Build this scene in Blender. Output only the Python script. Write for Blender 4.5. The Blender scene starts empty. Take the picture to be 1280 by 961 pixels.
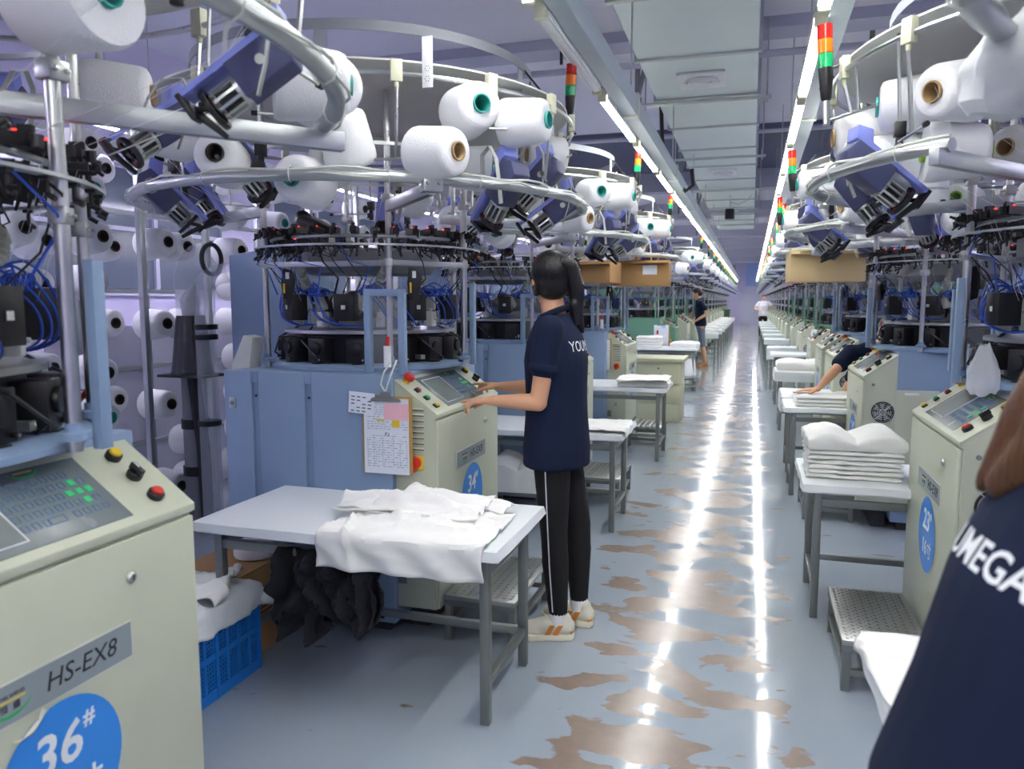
import bpy, bmesh, math, random
from math import pi, sin, cos, radians as R
from mathutils import Vector, Matrix, noise
from mathutils.bvhtree import BVHTree

# ------------------------------------------------------------------ camera, world, exposure
scn = bpy.context.scene
COL = scn.collection
cam_d = bpy.data.cameras.new('camera'); cam = bpy.data.objects.new('camera', cam_d); COL.objects.link(cam)
cam.location = (0, 0, 1.45); cam.rotation_euler = (R(90 - 6.2124), 0, R(17.258))
cam_d.sensor_width = 36; cam_d.lens = 27; cam_d.clip_start = .05; cam_d.clip_end = 200
cam_d.dof.use_dof = True; cam_d.dof.focus_distance = 4.0; cam_d.dof.aperture_fstop = 4.0
scn.camera = cam
w = bpy.data.worlds.new('world'); scn.world = w; w.use_nodes = True
w.node_tree.nodes['Background'].inputs[0].default_value = (.9, .92, 1, 1)
w.node_tree.nodes['Background'].inputs[1].default_value = .6
scn.view_settings.view_transform = 'Standard'; scn.view_settings.look = 'None'
scn.view_settings.exposure = 1.3; scn.view_settings.gamma = 1
TUBE = 27.0          # emission of the fluorescent tubes

# ------------------------------------------------------------------ materials
def hexc(h):
    c = [int(h[i:i + 2], 16) / 255 for i in (0, 2, 4)]
    return tuple(x / 12.92 if x <= .04045 else ((x + .055) / 1.055) ** 2.4 for x in c) + (1,)
MATS = {}
def mat(name, h, rough=.5, metal=0, var=.06, vs=6, bump=0, bs=60, trans=0, alpha=1, emit=None, es=0, spec=.5, coat=0, sub=0):
    if name in MATS: return MATS[name]
    m = bpy.data.materials.new(name); m.use_nodes = True; nt = m.node_tree; b = nt.nodes['Principled BSDF']
    c = hexc(h)
    b.inputs['Base Color'].default_value = c; b.inputs['Roughness'].default_value = rough
    b.inputs['Metallic'].default_value = metal; b.inputs['Transmission Weight'].default_value = trans
    b.inputs['Alpha'].default_value = alpha; b.inputs['Specular IOR Level'].default_value = spec
    b.inputs['Coat Weight'].default_value = coat
    if sub:
        b.inputs['Subsurface Weight'].default_value = sub; b.inputs['Subsurface Radius'].default_value = (.02, .01, .006)
    if emit:
        b.inputs['Emission Color'].default_value = hexc(emit); b.inputs['Emission Strength'].default_value = es
    if var or bump:
        tc = nt.nodes.new('ShaderNodeTexCoord')
        n = nt.nodes.new('ShaderNodeTexNoise'); n.inputs['Scale'].default_value = vs; n.inputs['Detail'].default_value = 4
        nt.links.new(tc.outputs['Object'], n.inputs['Vector'])
        if var:
            mx = nt.nodes.new('ShaderNodeMix'); mx.data_type = 'RGBA'
            mx.inputs['A'].default_value = tuple(x * (1 - var) for x in c[:3]) + (1,)
            mx.inputs['B'].default_value = tuple(min(1, x * (1 + var)) for x in c[:3]) + (1,)
            nt.links.new(n.outputs['Fac'], mx.inputs['Factor']); nt.links.new(mx.outputs['Result'], b.inputs['Base Color'])
            mr = nt.nodes.new('ShaderNodeMapRange'); mr.inputs['To Min'].default_value = max(.02, rough - .07); mr.inputs['To Max'].default_value = min(1, rough + .07)
            nt.links.new(n.outputs['Fac'], mr.inputs['Value']); nt.links.new(mr.outputs['Result'], b.inputs['Roughness'])
        if bump:
            n2 = nt.nodes.new('ShaderNodeTexNoise'); n2.inputs['Scale'].default_value = bs; n2.inputs['Detail'].default_value = 3
            nt.links.new(tc.outputs['Object'], n2.inputs['Vector'])
            bp = nt.nodes.new('ShaderNodeBump'); bp.inputs['Strength'].default_value = bump; bp.inputs['Distance'].default_value = .01
            nt.links.new(n2.outputs['Fac'], bp.inputs['Height']); nt.links.new(bp.outputs['Normal'], b.inputs['Normal'])
    MATS[name] = m
    return m
BEIGE = mat('beige_paint', 'C3C8B2', .42, bump=.02, bs=300)
BLUE = mat('blue_paint', '869EBB', .4, bump=.02, bs=300)
NAVYP = mat('navy_plastic', '45496E', .45)
PERI = mat('periwinkle_paint', '8C97E4', .4)
GREEN = mat('green_paint', '5E8C74', .45)
STEEL = mat('brushed_steel', 'C9CCC8', .3, 1, var=.1, vs=20)
GALV = mat('galvanised_steel', 'BFC4C4', .38, .85, var=.12, vs=9)
DSTEEL = mat('dull_steel', '8E928F', .45, .8, var=.12, vs=14)
BLACK = mat('black_plastic', '17181B', .38)
BLACKM = mat('black_machined', '1D1E22', .3, .3, var=.2)
DGREY = mat('dark_grey', '3A3C40', .5)
GREY = mat('grey_metal', '8D8F94', .5, .2)
LGREY = mat('light_grey_plastic', 'C8CCC4', .5)
CREAM = mat('cream_plastic', 'CFD0B4', .5)
WHITEP = mat('white_plastic', 'E6E8EA', .4)
YARN = mat('white_yarn', 'F1F2F4', .85, var=.02, bump=.25, bs=180)
TEAL = mat('teal_card', '35A398', .6)
CARDT = mat('brown_card', 'A88E66', .7)
LIME = mat('lime_card', '9CCB4E', .6)
HOLE = mat('dark_core', '2B211B', .8)
CLOTH = mat('white_cotton', 'F4F4F0', .9, var=.015, bump=.12, bs=500)
SHEET = mat('white_table_cover', 'E6ECEE', .55, var=.02, bump=.05, bs=30)
CARD = mat('cardboard', 'A98456', .85, var=.08, vs=5)
CARD2 = mat('pale_cardboard', 'C9B285', .85)
RED = mat('red_button', 'D02A20', .3)
YEL = mat('yellow_button', 'E8C21C', .35)
GRN = mat('green_button', '10A866', .3)
DRED = mat('dark_red_button', '7E1420', .3)
CLEAR = mat('clear_plastic', 'E8EEF4', .06, alpha=.25, var=0)
PANE = mat('clear_guard_pane', 'DDE6EE', .08, alpha=.12, var=0)
CABLE = mat('blue_tube', '2350BE', .3)
WCABLE = mat('white_cable', 'D3D6CC', .45)
HOSE = mat('grey_hose', 'A9AC9E', .5)
SCREENM = mat('membrane_grey', '6F7A7C', .25)
LCD = mat('lcd_glass', '808886', .08, var=.15, vs=25)
KEYL = mat('key_outline', '4E7FB4', .5)
KEYG = mat('key_green', '27C97A', .5)
SWG = mat('logo_green', '18B860', .5)
SWY = mat('logo_yellow', 'D9C54A', .5)
STICK = mat('sticker_blue', '2F8DE6', .35, var=.02)
TXTW = mat('print_white', 'E9EEF0', .6, var=0)
TXTD = mat('print_dark', '1C2022', .5, var=0)
PLATE = mat('nameplate_grey', '8E9A9E', .35)
LED = mat('red_led', 'FF2818', .4, emit='FF2414', es=3.5, var=0)
LEDY = mat('amber_led', 'FFC030', .4, emit='FFC030', es=2, var=0)
TRED = mat('lamp_red', 'C42018', .25); TORG = mat('lamp_orange', 'EE7A12', .25); TGRN = mat('lamp_green', '12A862', .25)
PAPER = mat('white_paper', 'E4EAF2', .7, var=.02); PINK = mat('pink_paper', 'EBB9C4', .7); YPAP = mat('yellow_paper', 'E2C42A', .7)
CLIPB = mat('clipboard_wood', 'B08A4C', .5)
NAVY = mat('navy_fabric', '151F38', .9, spec=.25, var=.1, vs=8, bump=.15, bs=400)
PANTS = mat('black_fabric', '0B0B0E', .8, var=.1, bump=.1, bs=300)
DARKCL = mat('dark_garment', '1B1D26', .9, var=.15, bump=.2, bs=120)
SKIN = mat('skin', 'D9A582', .5, var=.04, sub=.15)
def hairmat(name, h):
    m = mat(name, h, .32, var=.25, vs=30); nt = m.node_tree; b = nt.nodes['Principled BSDF']
    tc = nt.nodes.new('ShaderNodeTexCoord'); mp = nt.nodes.new('ShaderNodeMapping'); mp.inputs['Scale'].default_value = (60, 60, 3)
    n = nt.nodes.new('ShaderNodeTexNoise'); n.inputs['Scale'].default_value = 3; n.inputs['Detail'].default_value = 4
    bp = nt.nodes.new('ShaderNodeBump'); bp.inputs['Strength'].default_value = .8; bp.inputs['Distance'].default_value = .006
    nt.links.new(tc.outputs['Object'], mp.inputs['Vector']); nt.links.new(mp.outputs['Vector'], n.inputs['Vector'])
    nt.links.new(n.outputs['Fac'], bp.inputs['Height']); nt.links.new(bp.outputs['Normal'], b.inputs['Normal'])
    return m
HAIRB = hairmat('black_hair', '0E0C0D'); HAIRN = hairmat('brown_hair', '5A3A20')
TUBEM = mat('fluorescent_tube', 'FFFFFF', .5, emit='FBFBF8', es=TUBE, var=0)

# ------------------------------------------------------------------ mesh builder
class MB:
    def __init__(s): s.v = []; s.f = []; s.m = []; s.sm = []
    def add(s, V, F, m=0, sm=False, M=None):
        o = len(s.v)
        s.v += [tuple(M @ Vector(p)) if M is not None else tuple(p) for p in V]
        for f in F: s.f.append(tuple(i + o for i in f)); s.m.append(m); s.sm.append(sm)
        return s
    def box(s, x0, x1, y0, y1, z0, z1, m=0, M=None):
        V = [(x, y, z) for z in (z0, z1) for y in (y0, y1) for x in (x0, x1)]
        return s.add(V, [(0, 2, 3, 1), (4, 5, 7, 6), (0, 1, 5, 4), (2, 6, 7, 3), (0, 4, 6, 2), (1, 3, 7, 5)], m, False, M)
    def beam(s, p, q, w, h, m=0, up=(0, 0, 1)):
        p = Vector(p); q = Vector(q); d = (q - p); L = d.length; d.normalize(); u = Vector(up)
        if abs(d.dot(u)) > .98: u = Vector((1, 0, 0))
        sd = d.cross(u).normalized(); u = sd.cross(d)
        M = Matrix.Translation(p) @ Matrix((d, sd, u)).transposed().to_4x4()
        return s.box(0, L, -w / 2, w / 2, -h / 2, h / 2, m, M)
    def prism(s, P, z0, z1, m=0, M=None, sm=False):
        n = len(P)
        V = [(x, y, z0) for x, y in P] + [(x, y, z1) for x, y in P]
        a = sum(P[i][0] * P[(i + 1) % n][1] - P[(i + 1) % n][0] * P[i][1] for i in range(n))
        F = [tuple(range(n))[::-1], tuple(range(n, 2 * n))]
        o = len(s.v); s.add(V, F, m, False, M)
        for i in range(n):
            j = (i + 1) % n; s.f.append((o + i, o + j, o + n + j, o + n + i)); s.m.append(m); s.sm.append(sm)
        return s
    def tube(s, P, r, n=8, closed=False, m=0, sm=True, caps=True, r2=None):
        P = [Vector(p) for p in P]; N = len(P)
        T = []
        for i in range(N):
            a = P[(i - 1) % N] if closed or i > 0 else P[i]; b = P[(i + 1) % N] if closed or i < N - 1 else P[i]
            T.append((b - a).normalized())
        u = Vector((0, 0, 1)) if abs(T[0].z) < .9 else Vector((1, 0, 0))
        V = []
        for i in range(N):
            u = (u - T[i] * u.dot(T[i])); u = u.normalized() if u.length > 1e-6 else Vector((1, 0, 0)); v = T[i].cross(u)
            rr = r[i] if isinstance(r, (list, tuple)) else (r if r2 is None else r + (r2 - r) * i / max(1, N - 1))
            for k in range(n):
                a = 2 * pi * k / n; V.append(P[i] + (u * cos(a) + v * sin(a)) * rr)
        F = []
        for i in range(N if closed else N - 1):
            j = (i + 1) % N
            for k in range(n): F.append((i * n + k, i * n + (k + 1) % n, j * n + (k + 1) % n, j * n + k))
        s.add(V, F, m, sm)
        if caps and not closed:
            o = len(s.v) - len(V)
            s.f.append(tuple(o + k for k in range(n))[::-1]); s.m.append(m); s.sm.append(False)
            s.f.append(tuple(o + (N - 1) * n + k for k in range(n))); s.m.append(m); s.sm.append(False)
        return s
    def cyl(s, p, q, r, r2=None, n=14, m=0, sm=True, caps=True):
        return s.tube([p, q], [r, r if r2 is None else r2], n, False, m, sm, caps)
    def lathe(s, prof, n=20, m=0, M=None, sm=True, a0=0, a1=2 * pi, closed=False):
        full = abs(a1 - a0 - 2 * pi) < 1e-4; cnt = n if full else n + 1
        V = []; K = len(prof)
        for i in range(cnt):
            a = a0 + (a1 - a0) * i / n
            for (r, z) in prof: V.append((r * cos(a), r * sin(a), z))
        F = []
        for i in range(n):
            j = (i + 1) % cnt
            for k in range(K if closed else K - 1):
                l = (k + 1) % K
                F.append((i * K + k, j * K + k, j * K + l, i * K + l))
        return s.add(V, F, m, sm, M)
    def sph(s, c, r, sc=(1, 1, 1), n=12, m=0):
        prof = [(max(1e-4, sin(pi * k / n)) * r, -cos(pi * k / n) * r) for k in range(n + 1)]
        return s.lathe(prof, n * 2, m, Matrix.Translation(c) @ Matrix.Diagonal((*sc, 1)))
    def build(s, name, mats, parent=None, bevel=0, seg=2, loc=None):
        me = bpy.data.meshes.new(name); me.from_pydata(s.v, [], s.f)
        if not isinstance(mats, (list, tuple)): mats = [mats]
        for m in mats: me.materials.append(m)
        me.polygons.foreach_set('material_index', s.m); me.polygons.foreach_set('use_smooth', s.sm)
        bm = bmesh.new(); bm.from_mesh(me); bmesh.ops.recalc_face_normals(bm, faces=bm.faces)
        if bevel:
            ed = [e for e in bm.edges if len(e.link_faces) == 2 and e.calc_face_angle(0) > R(35)]
            bmesh.ops.bevel(bm, geom=ed, offset=bevel, segments=seg, affect='EDGES', clamp_overlap=True, profile=.5)
        bm.to_mesh(me); bm.free()
        try: me.set_sharp_from_angle(angle=R(40))
        except Exception: pass
        o = bpy.data.objects.new(name, me); COL.objects.link(o)
        if parent: o.parent = parent
        if loc: o.location = loc
        return o
def spl(P, n=4):
    P = [Vector(p) for p in P]; Q = []
    for i in range(len(P) - 1):
        a = P[max(0, i - 1)]; b = P[i]; c = P[i + 1]; d = P[min(len(P) - 1, i + 2)]
        for k in range(n):
            t = k / n; Q.append(.5 * ((2 * b) + (c - a) * t + (2 * a - 5 * b + 4 * c - d) * t * t + (3 * b - a - 3 * c + d) * t ** 3))
    Q.append(P[-1]); return Q
def arc(r, a0, a1, z, n=24, cx=0, cy=0): return [(cx + r * cos(a0 + (a1 - a0) * i / n), cy + r * sin(a0 + (a1 - a0) * i / n), z) for i in range(n + 1)]
def tag(o, label=None, cat=None, group=None, kind=None):
    if label: o['label'] = label
    if cat: o['category'] = cat
    if group: o['group'] = group
    if kind: o['kind'] = kind
    return o
def empty(name, loc=(0, 0, 0), rz=0, parent=None):
    o = bpy.data.objects.new(name, None); COL.objects.link(o); o.location = loc; o.rotation_euler = (0, 0, rz); o.empty_display_size = .05
    if parent: o.parent = parent
    return o
KIDS = {}
def children(o): return [c for c in o.children]
def snapshot(o): return (o, [snapshot(c) for c in o.children])
def copy_snap(sn, parent=None):
    o, ch = sn; c = o.copy(); COL.objects.link(c)
    if parent: c.parent = parent
    for k in ch: copy_snap(k, c)
    return c
def dup(sn, loc, rz=0, label=None, group=None):
    c = copy_snap(sn); c.location = loc; c.rotation_euler = (0, 0, rz)
    if label: c['label'] = label
    if group: c['group'] = group
    return c
def struct(o): o['kind'] = 'structure'; return o
def dirM(pos, d, up=(0, 0, 1)):
    """matrix whose local z runs along d"""
    z = Vector(d).normalized(); u = Vector(up)
    if abs(z.dot(u)) > .95: u = Vector((0, 1, 0))
    x = u.cross(z).normalized(); y = z.cross(x)
    return Matrix.Translation(pos) @ Matrix((x, y, z)).transposed().to_4x4()
def text(txt, size, name, material, parent, M, extrude=.0006, shear=0, align='CENTER', sx=1, bold=0, keep=True):
    cu = bpy.data.curves.new(name, 'FONT'); cu.body = txt; cu.size = size; cu.extrude = extrude; cu.align_x = align; cu.align_y = 'CENTER'
    cu.shear = shear; cu.offset = bold; cu.resolution_u = 3
    o = bpy.data.objects.new(name, cu); COL.objects.link(o)
    bpy.context.view_layer.update()
    dg = bpy.context.evaluated_depsgraph_get()
    me = bpy.data.meshes.new_from_object(o.evaluated_get(dg)); bpy.data.objects.remove(o); bpy.data.curves.remove(cu)
    me.transform(M @ Matrix.Diagonal((sx, 1, 1, 1))); me.materials.clear(); me.materials.append(material)
    r = bpy.data.objects.new(name, me); COL.objects.link(r)
    if parent: r.parent = parent
    return r
def fuse(name, parts, voxel, material, parent=None, smooth=4, world=True):
    """parts: ('cap',p,q,rp,rq) or ('ell',centre,(rx,ry,rz),rotation matrix) fused into one skin"""
    b = MB()
    for p in parts:
        if p[0] == 'cap':
            _, a, c, ra, rc = p; a = Vector(a); c = Vector(c)
            L = (c - a).length
            if L < 1e-5: continue
            M = dirM(a, c - a); pr = []
            for k in range(7): t = pi / 2 * k / 6; pr.append((max(1e-4, ra * sin(t)), -ra * cos(t)))
            for k in range(1, 7): t = pi / 2 * k / 6; pr.append((max(1e-4, rc * cos(t)), L + rc * sin(t)))
            b.lathe(pr, 14, 0, M)
        elif p[0] == 'ell':
            _, c, rr, rot = p
            pr = [(max(1e-4, sin(pi * k / 14)), -cos(pi * k / 14)) for k in range(15)]
            b.lathe(pr, 22, 0, Matrix.Translation(c) @ (rot.to_4x4() if rot else Matrix()) @ Matrix.Diagonal((*rr, 1)))
        elif p[0] == 'loft':
            rings = p[1]; n = 24; V = []; F = []
            for (c, ax, ay) in rings:
                c = Vector(c); ax = Vector(ax); ay = Vector(ay)
                for k in range(n): a = 2 * pi * k / n; V.append(c + ax * cos(a) + ay * sin(a))
            for i in range(len(rings) - 1):
                for k in range(n): F.append((i * n + k, i * n + (k + 1) % n, (i + 1) * n + (k + 1) % n, (i + 1) * n + k))
            F.append(tuple(range(n))[::-1]); F.append(tuple((len(rings) - 1) * n + k for k in range(n)))
            b.add(V, F)
    o = b.build(name, material)
    md = o.modifiers.new('r', 'REMESH'); md.mode = 'VOXEL'; md.voxel_size = voxel; md.use_smooth_shade = True
    if smooth:
        ms = o.modifiers.new('s', 'SMOOTH'); ms.factor = .6; ms.iterations = smooth
    bpy.context.view_layer.update(); dg = bpy.context.evaluated_depsgraph_get()
    me = bpy.data.meshes.new_from_object(o.evaluated_get(dg)); o.modifiers.clear(); old = o.data; o.data = me; bpy.data.meshes.remove(old)
    me.name = name
    if not me.materials: me.materials.append(material)
    if parent: o.parent = parent; o.matrix_parent_inverse = parent.matrix_world.inverted() if world else Matrix()
    return o

# ------------------------------------------------------------------ the room
XL, XR, YF, YB, ZC = -5.9, 5.4, -3.5, 49.5, 4.0
def floor_mat():
    m = bpy.data.materials.new('epoxy_floor'); m.use_nodes = True; nt = m.node_tree; b = nt.nodes['Principled BSDF']; L = nt.links.new
    def N(t, **k):
        n = nt.nodes.new(t)
        for a, v in k.items(): setattr(n, a, v)
        return n
    tc = N('ShaderNodeTexCoord'); sx = N('ShaderNodeSeparateXYZ'); L(tc.outputs['Object'], sx.inputs[0])
    base = N('ShaderNodeTexNoise'); base.inputs['Scale'].default_value = .9; L(tc.outputs['Object'], base.inputs['Vector'])
    cr = N('ShaderNodeMix', data_type='RGBA'); cr.inputs['A'].default_value = hexc('96A2AE'); cr.inputs['B'].default_value = hexc('A8B2BA')
    L(base.outputs['Fac'], cr.inputs['Factor'])
    mp = N('ShaderNodeMapping'); mp.inputs['Scale'].default_value = (3.1, 5.6, 1); L(tc.outputs['Object'], mp.inputs['Vector'])
    n1 = N('ShaderNodeTexNoise'); n1.inputs['Scale'].default_value = 1.0; n1.inputs['Detail'].default_value = 3.5; n1.inputs['Roughness'].default_value = .55; n1.inputs['Distortion'].default_value = .35
    L(mp.outputs['Vector'], n1.inputs['Vector'])
    # wear is heaviest along the walked middle of the aisle
    def band(c, hw):
        a = N('ShaderNodeMath', operation='SUBTRACT'); L(sx.outputs['X'], a.inputs[0]); a.inputs[1].default_value = c
        ab = N('ShaderNodeMath', operation='ABSOLUTE'); L(a.outputs[0], ab.inputs[0])
        r = N('ShaderNodeMapRange'); r.inputs['From Min'].default_value = hw; r.inputs['From Max'].default_value = 0.0; L(ab.outputs[0], r.inputs['Value']); r.inputs['To Min'].default_value = 0; r.inputs['To Max'].default_value = 1
        return r
    bd = band(-.28, .56)
    pw = N('ShaderNodeMath', operation='POWER'); L(bd.outputs[0], pw.inputs[0]); pw.inputs[1].default_value = .55
    mul = N('ShaderNodeMath', operation='MULTIPLY'); L(pw.outputs[0], mul.inputs[0]); mul.inputs[1].default_value = .235
    add = N('ShaderNodeMath', operation='ADD'); L(n1.outputs['Fac'], add.inputs[0]); L(mul.outputs[0], add.inputs[1])
    th = N('ShaderNodeMapRange'); th.inputs['From Min'].default_value = .685; th.inputs['From Max'].default_value = .705; L(add.outputs[0], th.inputs['Value'])
    n3 = N('ShaderNodeTexNoise'); n3.inputs['Scale'].default_value = 14; n3.inputs['Detail'].default_value = 5; L(tc.outputs['Object'], n3.inputs['Vector'])
    br = N('ShaderNodeMix', data_type='RGBA'); br.inputs['A'].default_value = hexc('77695F'); br.inputs['B'].default_value = hexc('9C8A7C'); L(n3.outputs['Fac'], br.inputs['Factor'])
    fin = N('ShaderNodeMix', data_type='RGBA'); L(th.outputs[0], fin.inputs['Factor']); L(cr.outputs['Result'], fin.inputs['A']); L(br.outputs['Result'], fin.inputs['B'])
    L(fin.outputs['Result'], b.inputs['Base Color'])
    rg = N('ShaderNodeMapRange'); rg.inputs['To Min'].default_value = .075; rg.inputs['To Max'].default_value = .22; L(th.outputs[0], rg.inputs['Value']); L(rg.outputs[0], b.inputs['Roughness'])
    nb = N('ShaderNodeTexNoise'); nb.inputs['Scale'].default_value = 2.2; nb.inputs['Detail'].default_value = 2; L(tc.outputs['Object'], nb.inputs['Vector'])
    bp = N('ShaderNodeBump'); bp.inputs['Strength'].default_value = .18; bp.inputs['Distance'].default_value = .006; L(nb.outputs['Fac'], bp.inputs['Height'])
    L(bp.outputs['Normal'], b.inputs['Normal']); b.inputs['Specular IOR Level'].default_value = .5
    return m
struct(MB().box(XL, XR, YF, YB, -.1, 0).build('floor', floor_mat()))
CEILM = mat('ceiling_paint', 'E0E0E9', .8, var=.03, vs=.6); WALLM = mat('wall_paint', 'D0CAE6', .75, var=.04, vs=.8)
BEAMM = mat('beam_paint', 'B9BACB', .8, var=.03); SHADEB = mat('painted_shade_band', '5B6078', .7, var=.05, vs=.5)
struct(MB().box(XL, XR, YF, YB, ZC, ZC + .1).build('ceiling', CEILM))
struct(MB().box(XL - .15, XL, YF, YB, 0, ZC).build('wall_left', WALLM))
struct(MB().box(XR, XR + .15, YF, YB, 0, ZC).build('wall_right', WALLM))
struct(MB().box(XL, XR, YB, YB + .15, 0, ZC).build('wall_back', WALLM))
struct(MB().box(XL, XR, YF - .15, YF, 0, ZC).build('wall_front', WALLM))
# windows along the left wall behind the cone rack: dim glass, frames
GLASSD = mat('dim_glass', '6B7584', .12, var=.1, vs=1.5); FRAME = mat('window_frame_paint', 'C8C8DA', .5)
for i, (a, b, z0, z1) in enumerate([(3.4, 7.6, 1.55, 2.75), (8.6, 12.8, 1.55, 2.75), (13.8, 18.0, 1.55, 2.75)]):
    wn = empty('window_%d' % (i + 1), (XL, a, z0)); struct(wn)
    mb = MB(); W = b - a; H = z1 - z0
    for k in range(5): mb.box(0, .05, W * k / 4 - .025, W * k / 4 + .025, 0, H)
    mb.box(0, .05, 0, W, -.05, 0); mb.box(0, .05, 0, W, H, H + .05); mb.box(0, .05, 0, W, H * .5 - .02, H * .5 + .02)
    mb.build('window_frame', FRAME, wn)
    for k in range(4):
        for q in range(2): MB().box(.008, .018, W * k / 4 + .025, W * (k + 1) / 4 - .025, H * .5 * q + .02, H * .5 * (q + 1) - .02).build('pane', GLASSD, wn)
# ceiling beams
for i, (y, d) in enumerate([(7.6, .1), (15.6, .42), (21, .4), (27, .4), (33, .4), (39.2, .4), (45.4, .4)]):
    struct(MB().box(XL, XR, y, y + .35, ZC - d, ZC).build('trim_%d' % (i + 1), BEAMM))
struct(MB().box(XL, XR, 12.0, 15.6, ZC - .06, ZC).build('trim_9', SHADEB))  # not a beam: flat dark slab, shade of the ceiling stretch painted as colour
# far end: door with window above, light blue panel, dark red notice, green bin
dr = empty('door_1', (-.05, YB, 0)); struct(dr)
MB().box(-.55, .55, -.06, 0, 0, 2.05).build('door_leaf', mat('door_paint', 'C4C6D8', .6), dr)
MB().box(-.62, -.55, -.09, 0, 0, 2.12).box(.55, .62, -.09, 0, 0, 2.12).box(-.62, .62, -.09, 0, 2.05, 2.12).build('door_frame', FRAME, dr)
wn = empty('window_4', (-2.2, YB, 2.45)); struct(wn)
MB().box(-1.2, 1.2, -.04, -.02, 0, 1.2).build('pane', mat('far_glass', 'A0A8B4', .3), wn)
MB().box(-1.25, -1.18, -.08, 0, -.05, 1.25).box(1.18, 1.25, -.08, 0, -.05, 1.25).box(-1.25, 1.25, -.08, 0, 1.18, 1.25).box(-1.25, 1.25, -.08, 0, -.05, .02).box(-.03, .03, -.08, 0, 0, 1.2).build('window_frame', FRAME, wn)
tag(MB().box(-.75, .25, -.04, -.005, 0, .35).build('wall_notice', mat('notice_red', 'B0687A', .6), loc=(-2.0, YB, 1.75), bevel=.005), 'small dull red notice plate on the far end wall', 'sign')
tag(MB().box(-.9, .9, -.03, -.003, 0, 1.35).build('wall_panel', mat('sky_panel', 'A9C6F0', .5), loc=(.5, YB, 2.35), bevel=.01), 'pale blue panel high on the far end wall', 'panel')
bn = empty('waste_bin', (-1.25, 38, 0)); tag(bn, 'dark green wheeled bin at the far end of the aisle', 'bin')
MB().lathe([(.0, .06), (.32, .06), (.38, 1.0), (.0, 1.0)], 4, 0, Matrix.Rotation(pi / 4, 4, 'Z')).build('bin_body', mat('bin_green', '40604A', .5), bn)
MB().box(-.3, .3, -.3, .32, 1.0, 1.06).build('lid', mat('bin_green', '40604A', .5), bn, .02)
for sx in (-.2, .2): MB().cyl((sx - .03, .25, .08), (sx + .03, .25, .08), .08).build('wheel', BLACK, bn)

# ------------------------------------------------------------------ ventilation duct
DUCT = mat('duct_metal', 'D4E0E0', .45, .2, var=.05, vs=1.2)
du = empty('ventilation_duct', (-.47, 0, 3.35)); tag(du, 'long square pale metal ventilation duct hung above the aisle', 'duct')
y = -2.6; seg = 1.28; k = 0
while y < 21.5:
    MB().box(-.46, .46, y + .015, y + seg - .015, 0, .42).build('duct_section', DUCT, du, .008, 1)
    MB().box(-.485, .485, y - .022, y + .022, -.018, .44).build('flange', GALV, du)
    y += seg; k += 1
for y in [-1, 1.9, 4.45, 7.6, 10.6, 13.6, 16.6, 19.8]:
    MB().cyl((-.6, y, -.05), (.58, y, -.05), .017, n=8).build('cross_bar', GALV, du)
    for sx in (-.56, .54): MB().cyl((sx, y, -.1), (sx, y, .63), .008, n=8).build('hanger_rod', GALV, du)
for y in (7.0, 12.0, 17.0):
    df = MB().box(-.2, .2, y - .2, y + .27, -.025, 0).build('air_diffuser', WHITEP, du, .01)
    for j in range(5): MB().lathe([(.03 + .026 * j, -.012), (.046 + .026 * j, -.03), (.05 + .026 * j, -.026), (.034 + .026 * j, -.008)], 20, 0, Matrix.Translation((0, y, -.02)), closed=True).build('vane', WHITEP, df)

# ------------------------------------------------------------------ fluorescent light rows (thing = one tube fitting or one trunking rail)
TRUNK = mat('trunking_white', 'A9B5C0', .5)
TUBES = mat('fluorescent_tube_lilac', 'FFFFFF', .5, emit='ECE6FF', es=TUBE * 1.7, var=0)
def fitting(lit, tm=None):
    e = empty('batten_light')
    MB().box(-.026, .026, .01, 1.21, .028, .06).box(-.029, -.0235, .035, 1.19, .004, .03).box(.0235, .029, .035, 1.19, .004, .03).build('housing', WHITEP, e, .004)
    for yy in (.0, 1.19): MB().box(-.024, .024, yy, yy + .035, -.012, .06).build('end_cap', CREAM, e, .004)
    MB().prism([(-.022, .028), (.022, .028), (.022, .004), (.012, -.004), (-.012, -.004), (-.022, .004)], .035, 1.19, 0, Matrix(((1, 0, 0, 0), (0, 0, 1, 0), (0, 1, 0, 0), (0, 0, 0, 1)))).build('tube', (tm or TUBEM) if lit else WHITEP, e)
    return e
fl = fitting(True); fu = fitting(False); fs = fitting(True, TUBES); FT = (fl, fu, fs); SF = [snapshot(q) for q in FT]; first = [True, True, True]
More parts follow.
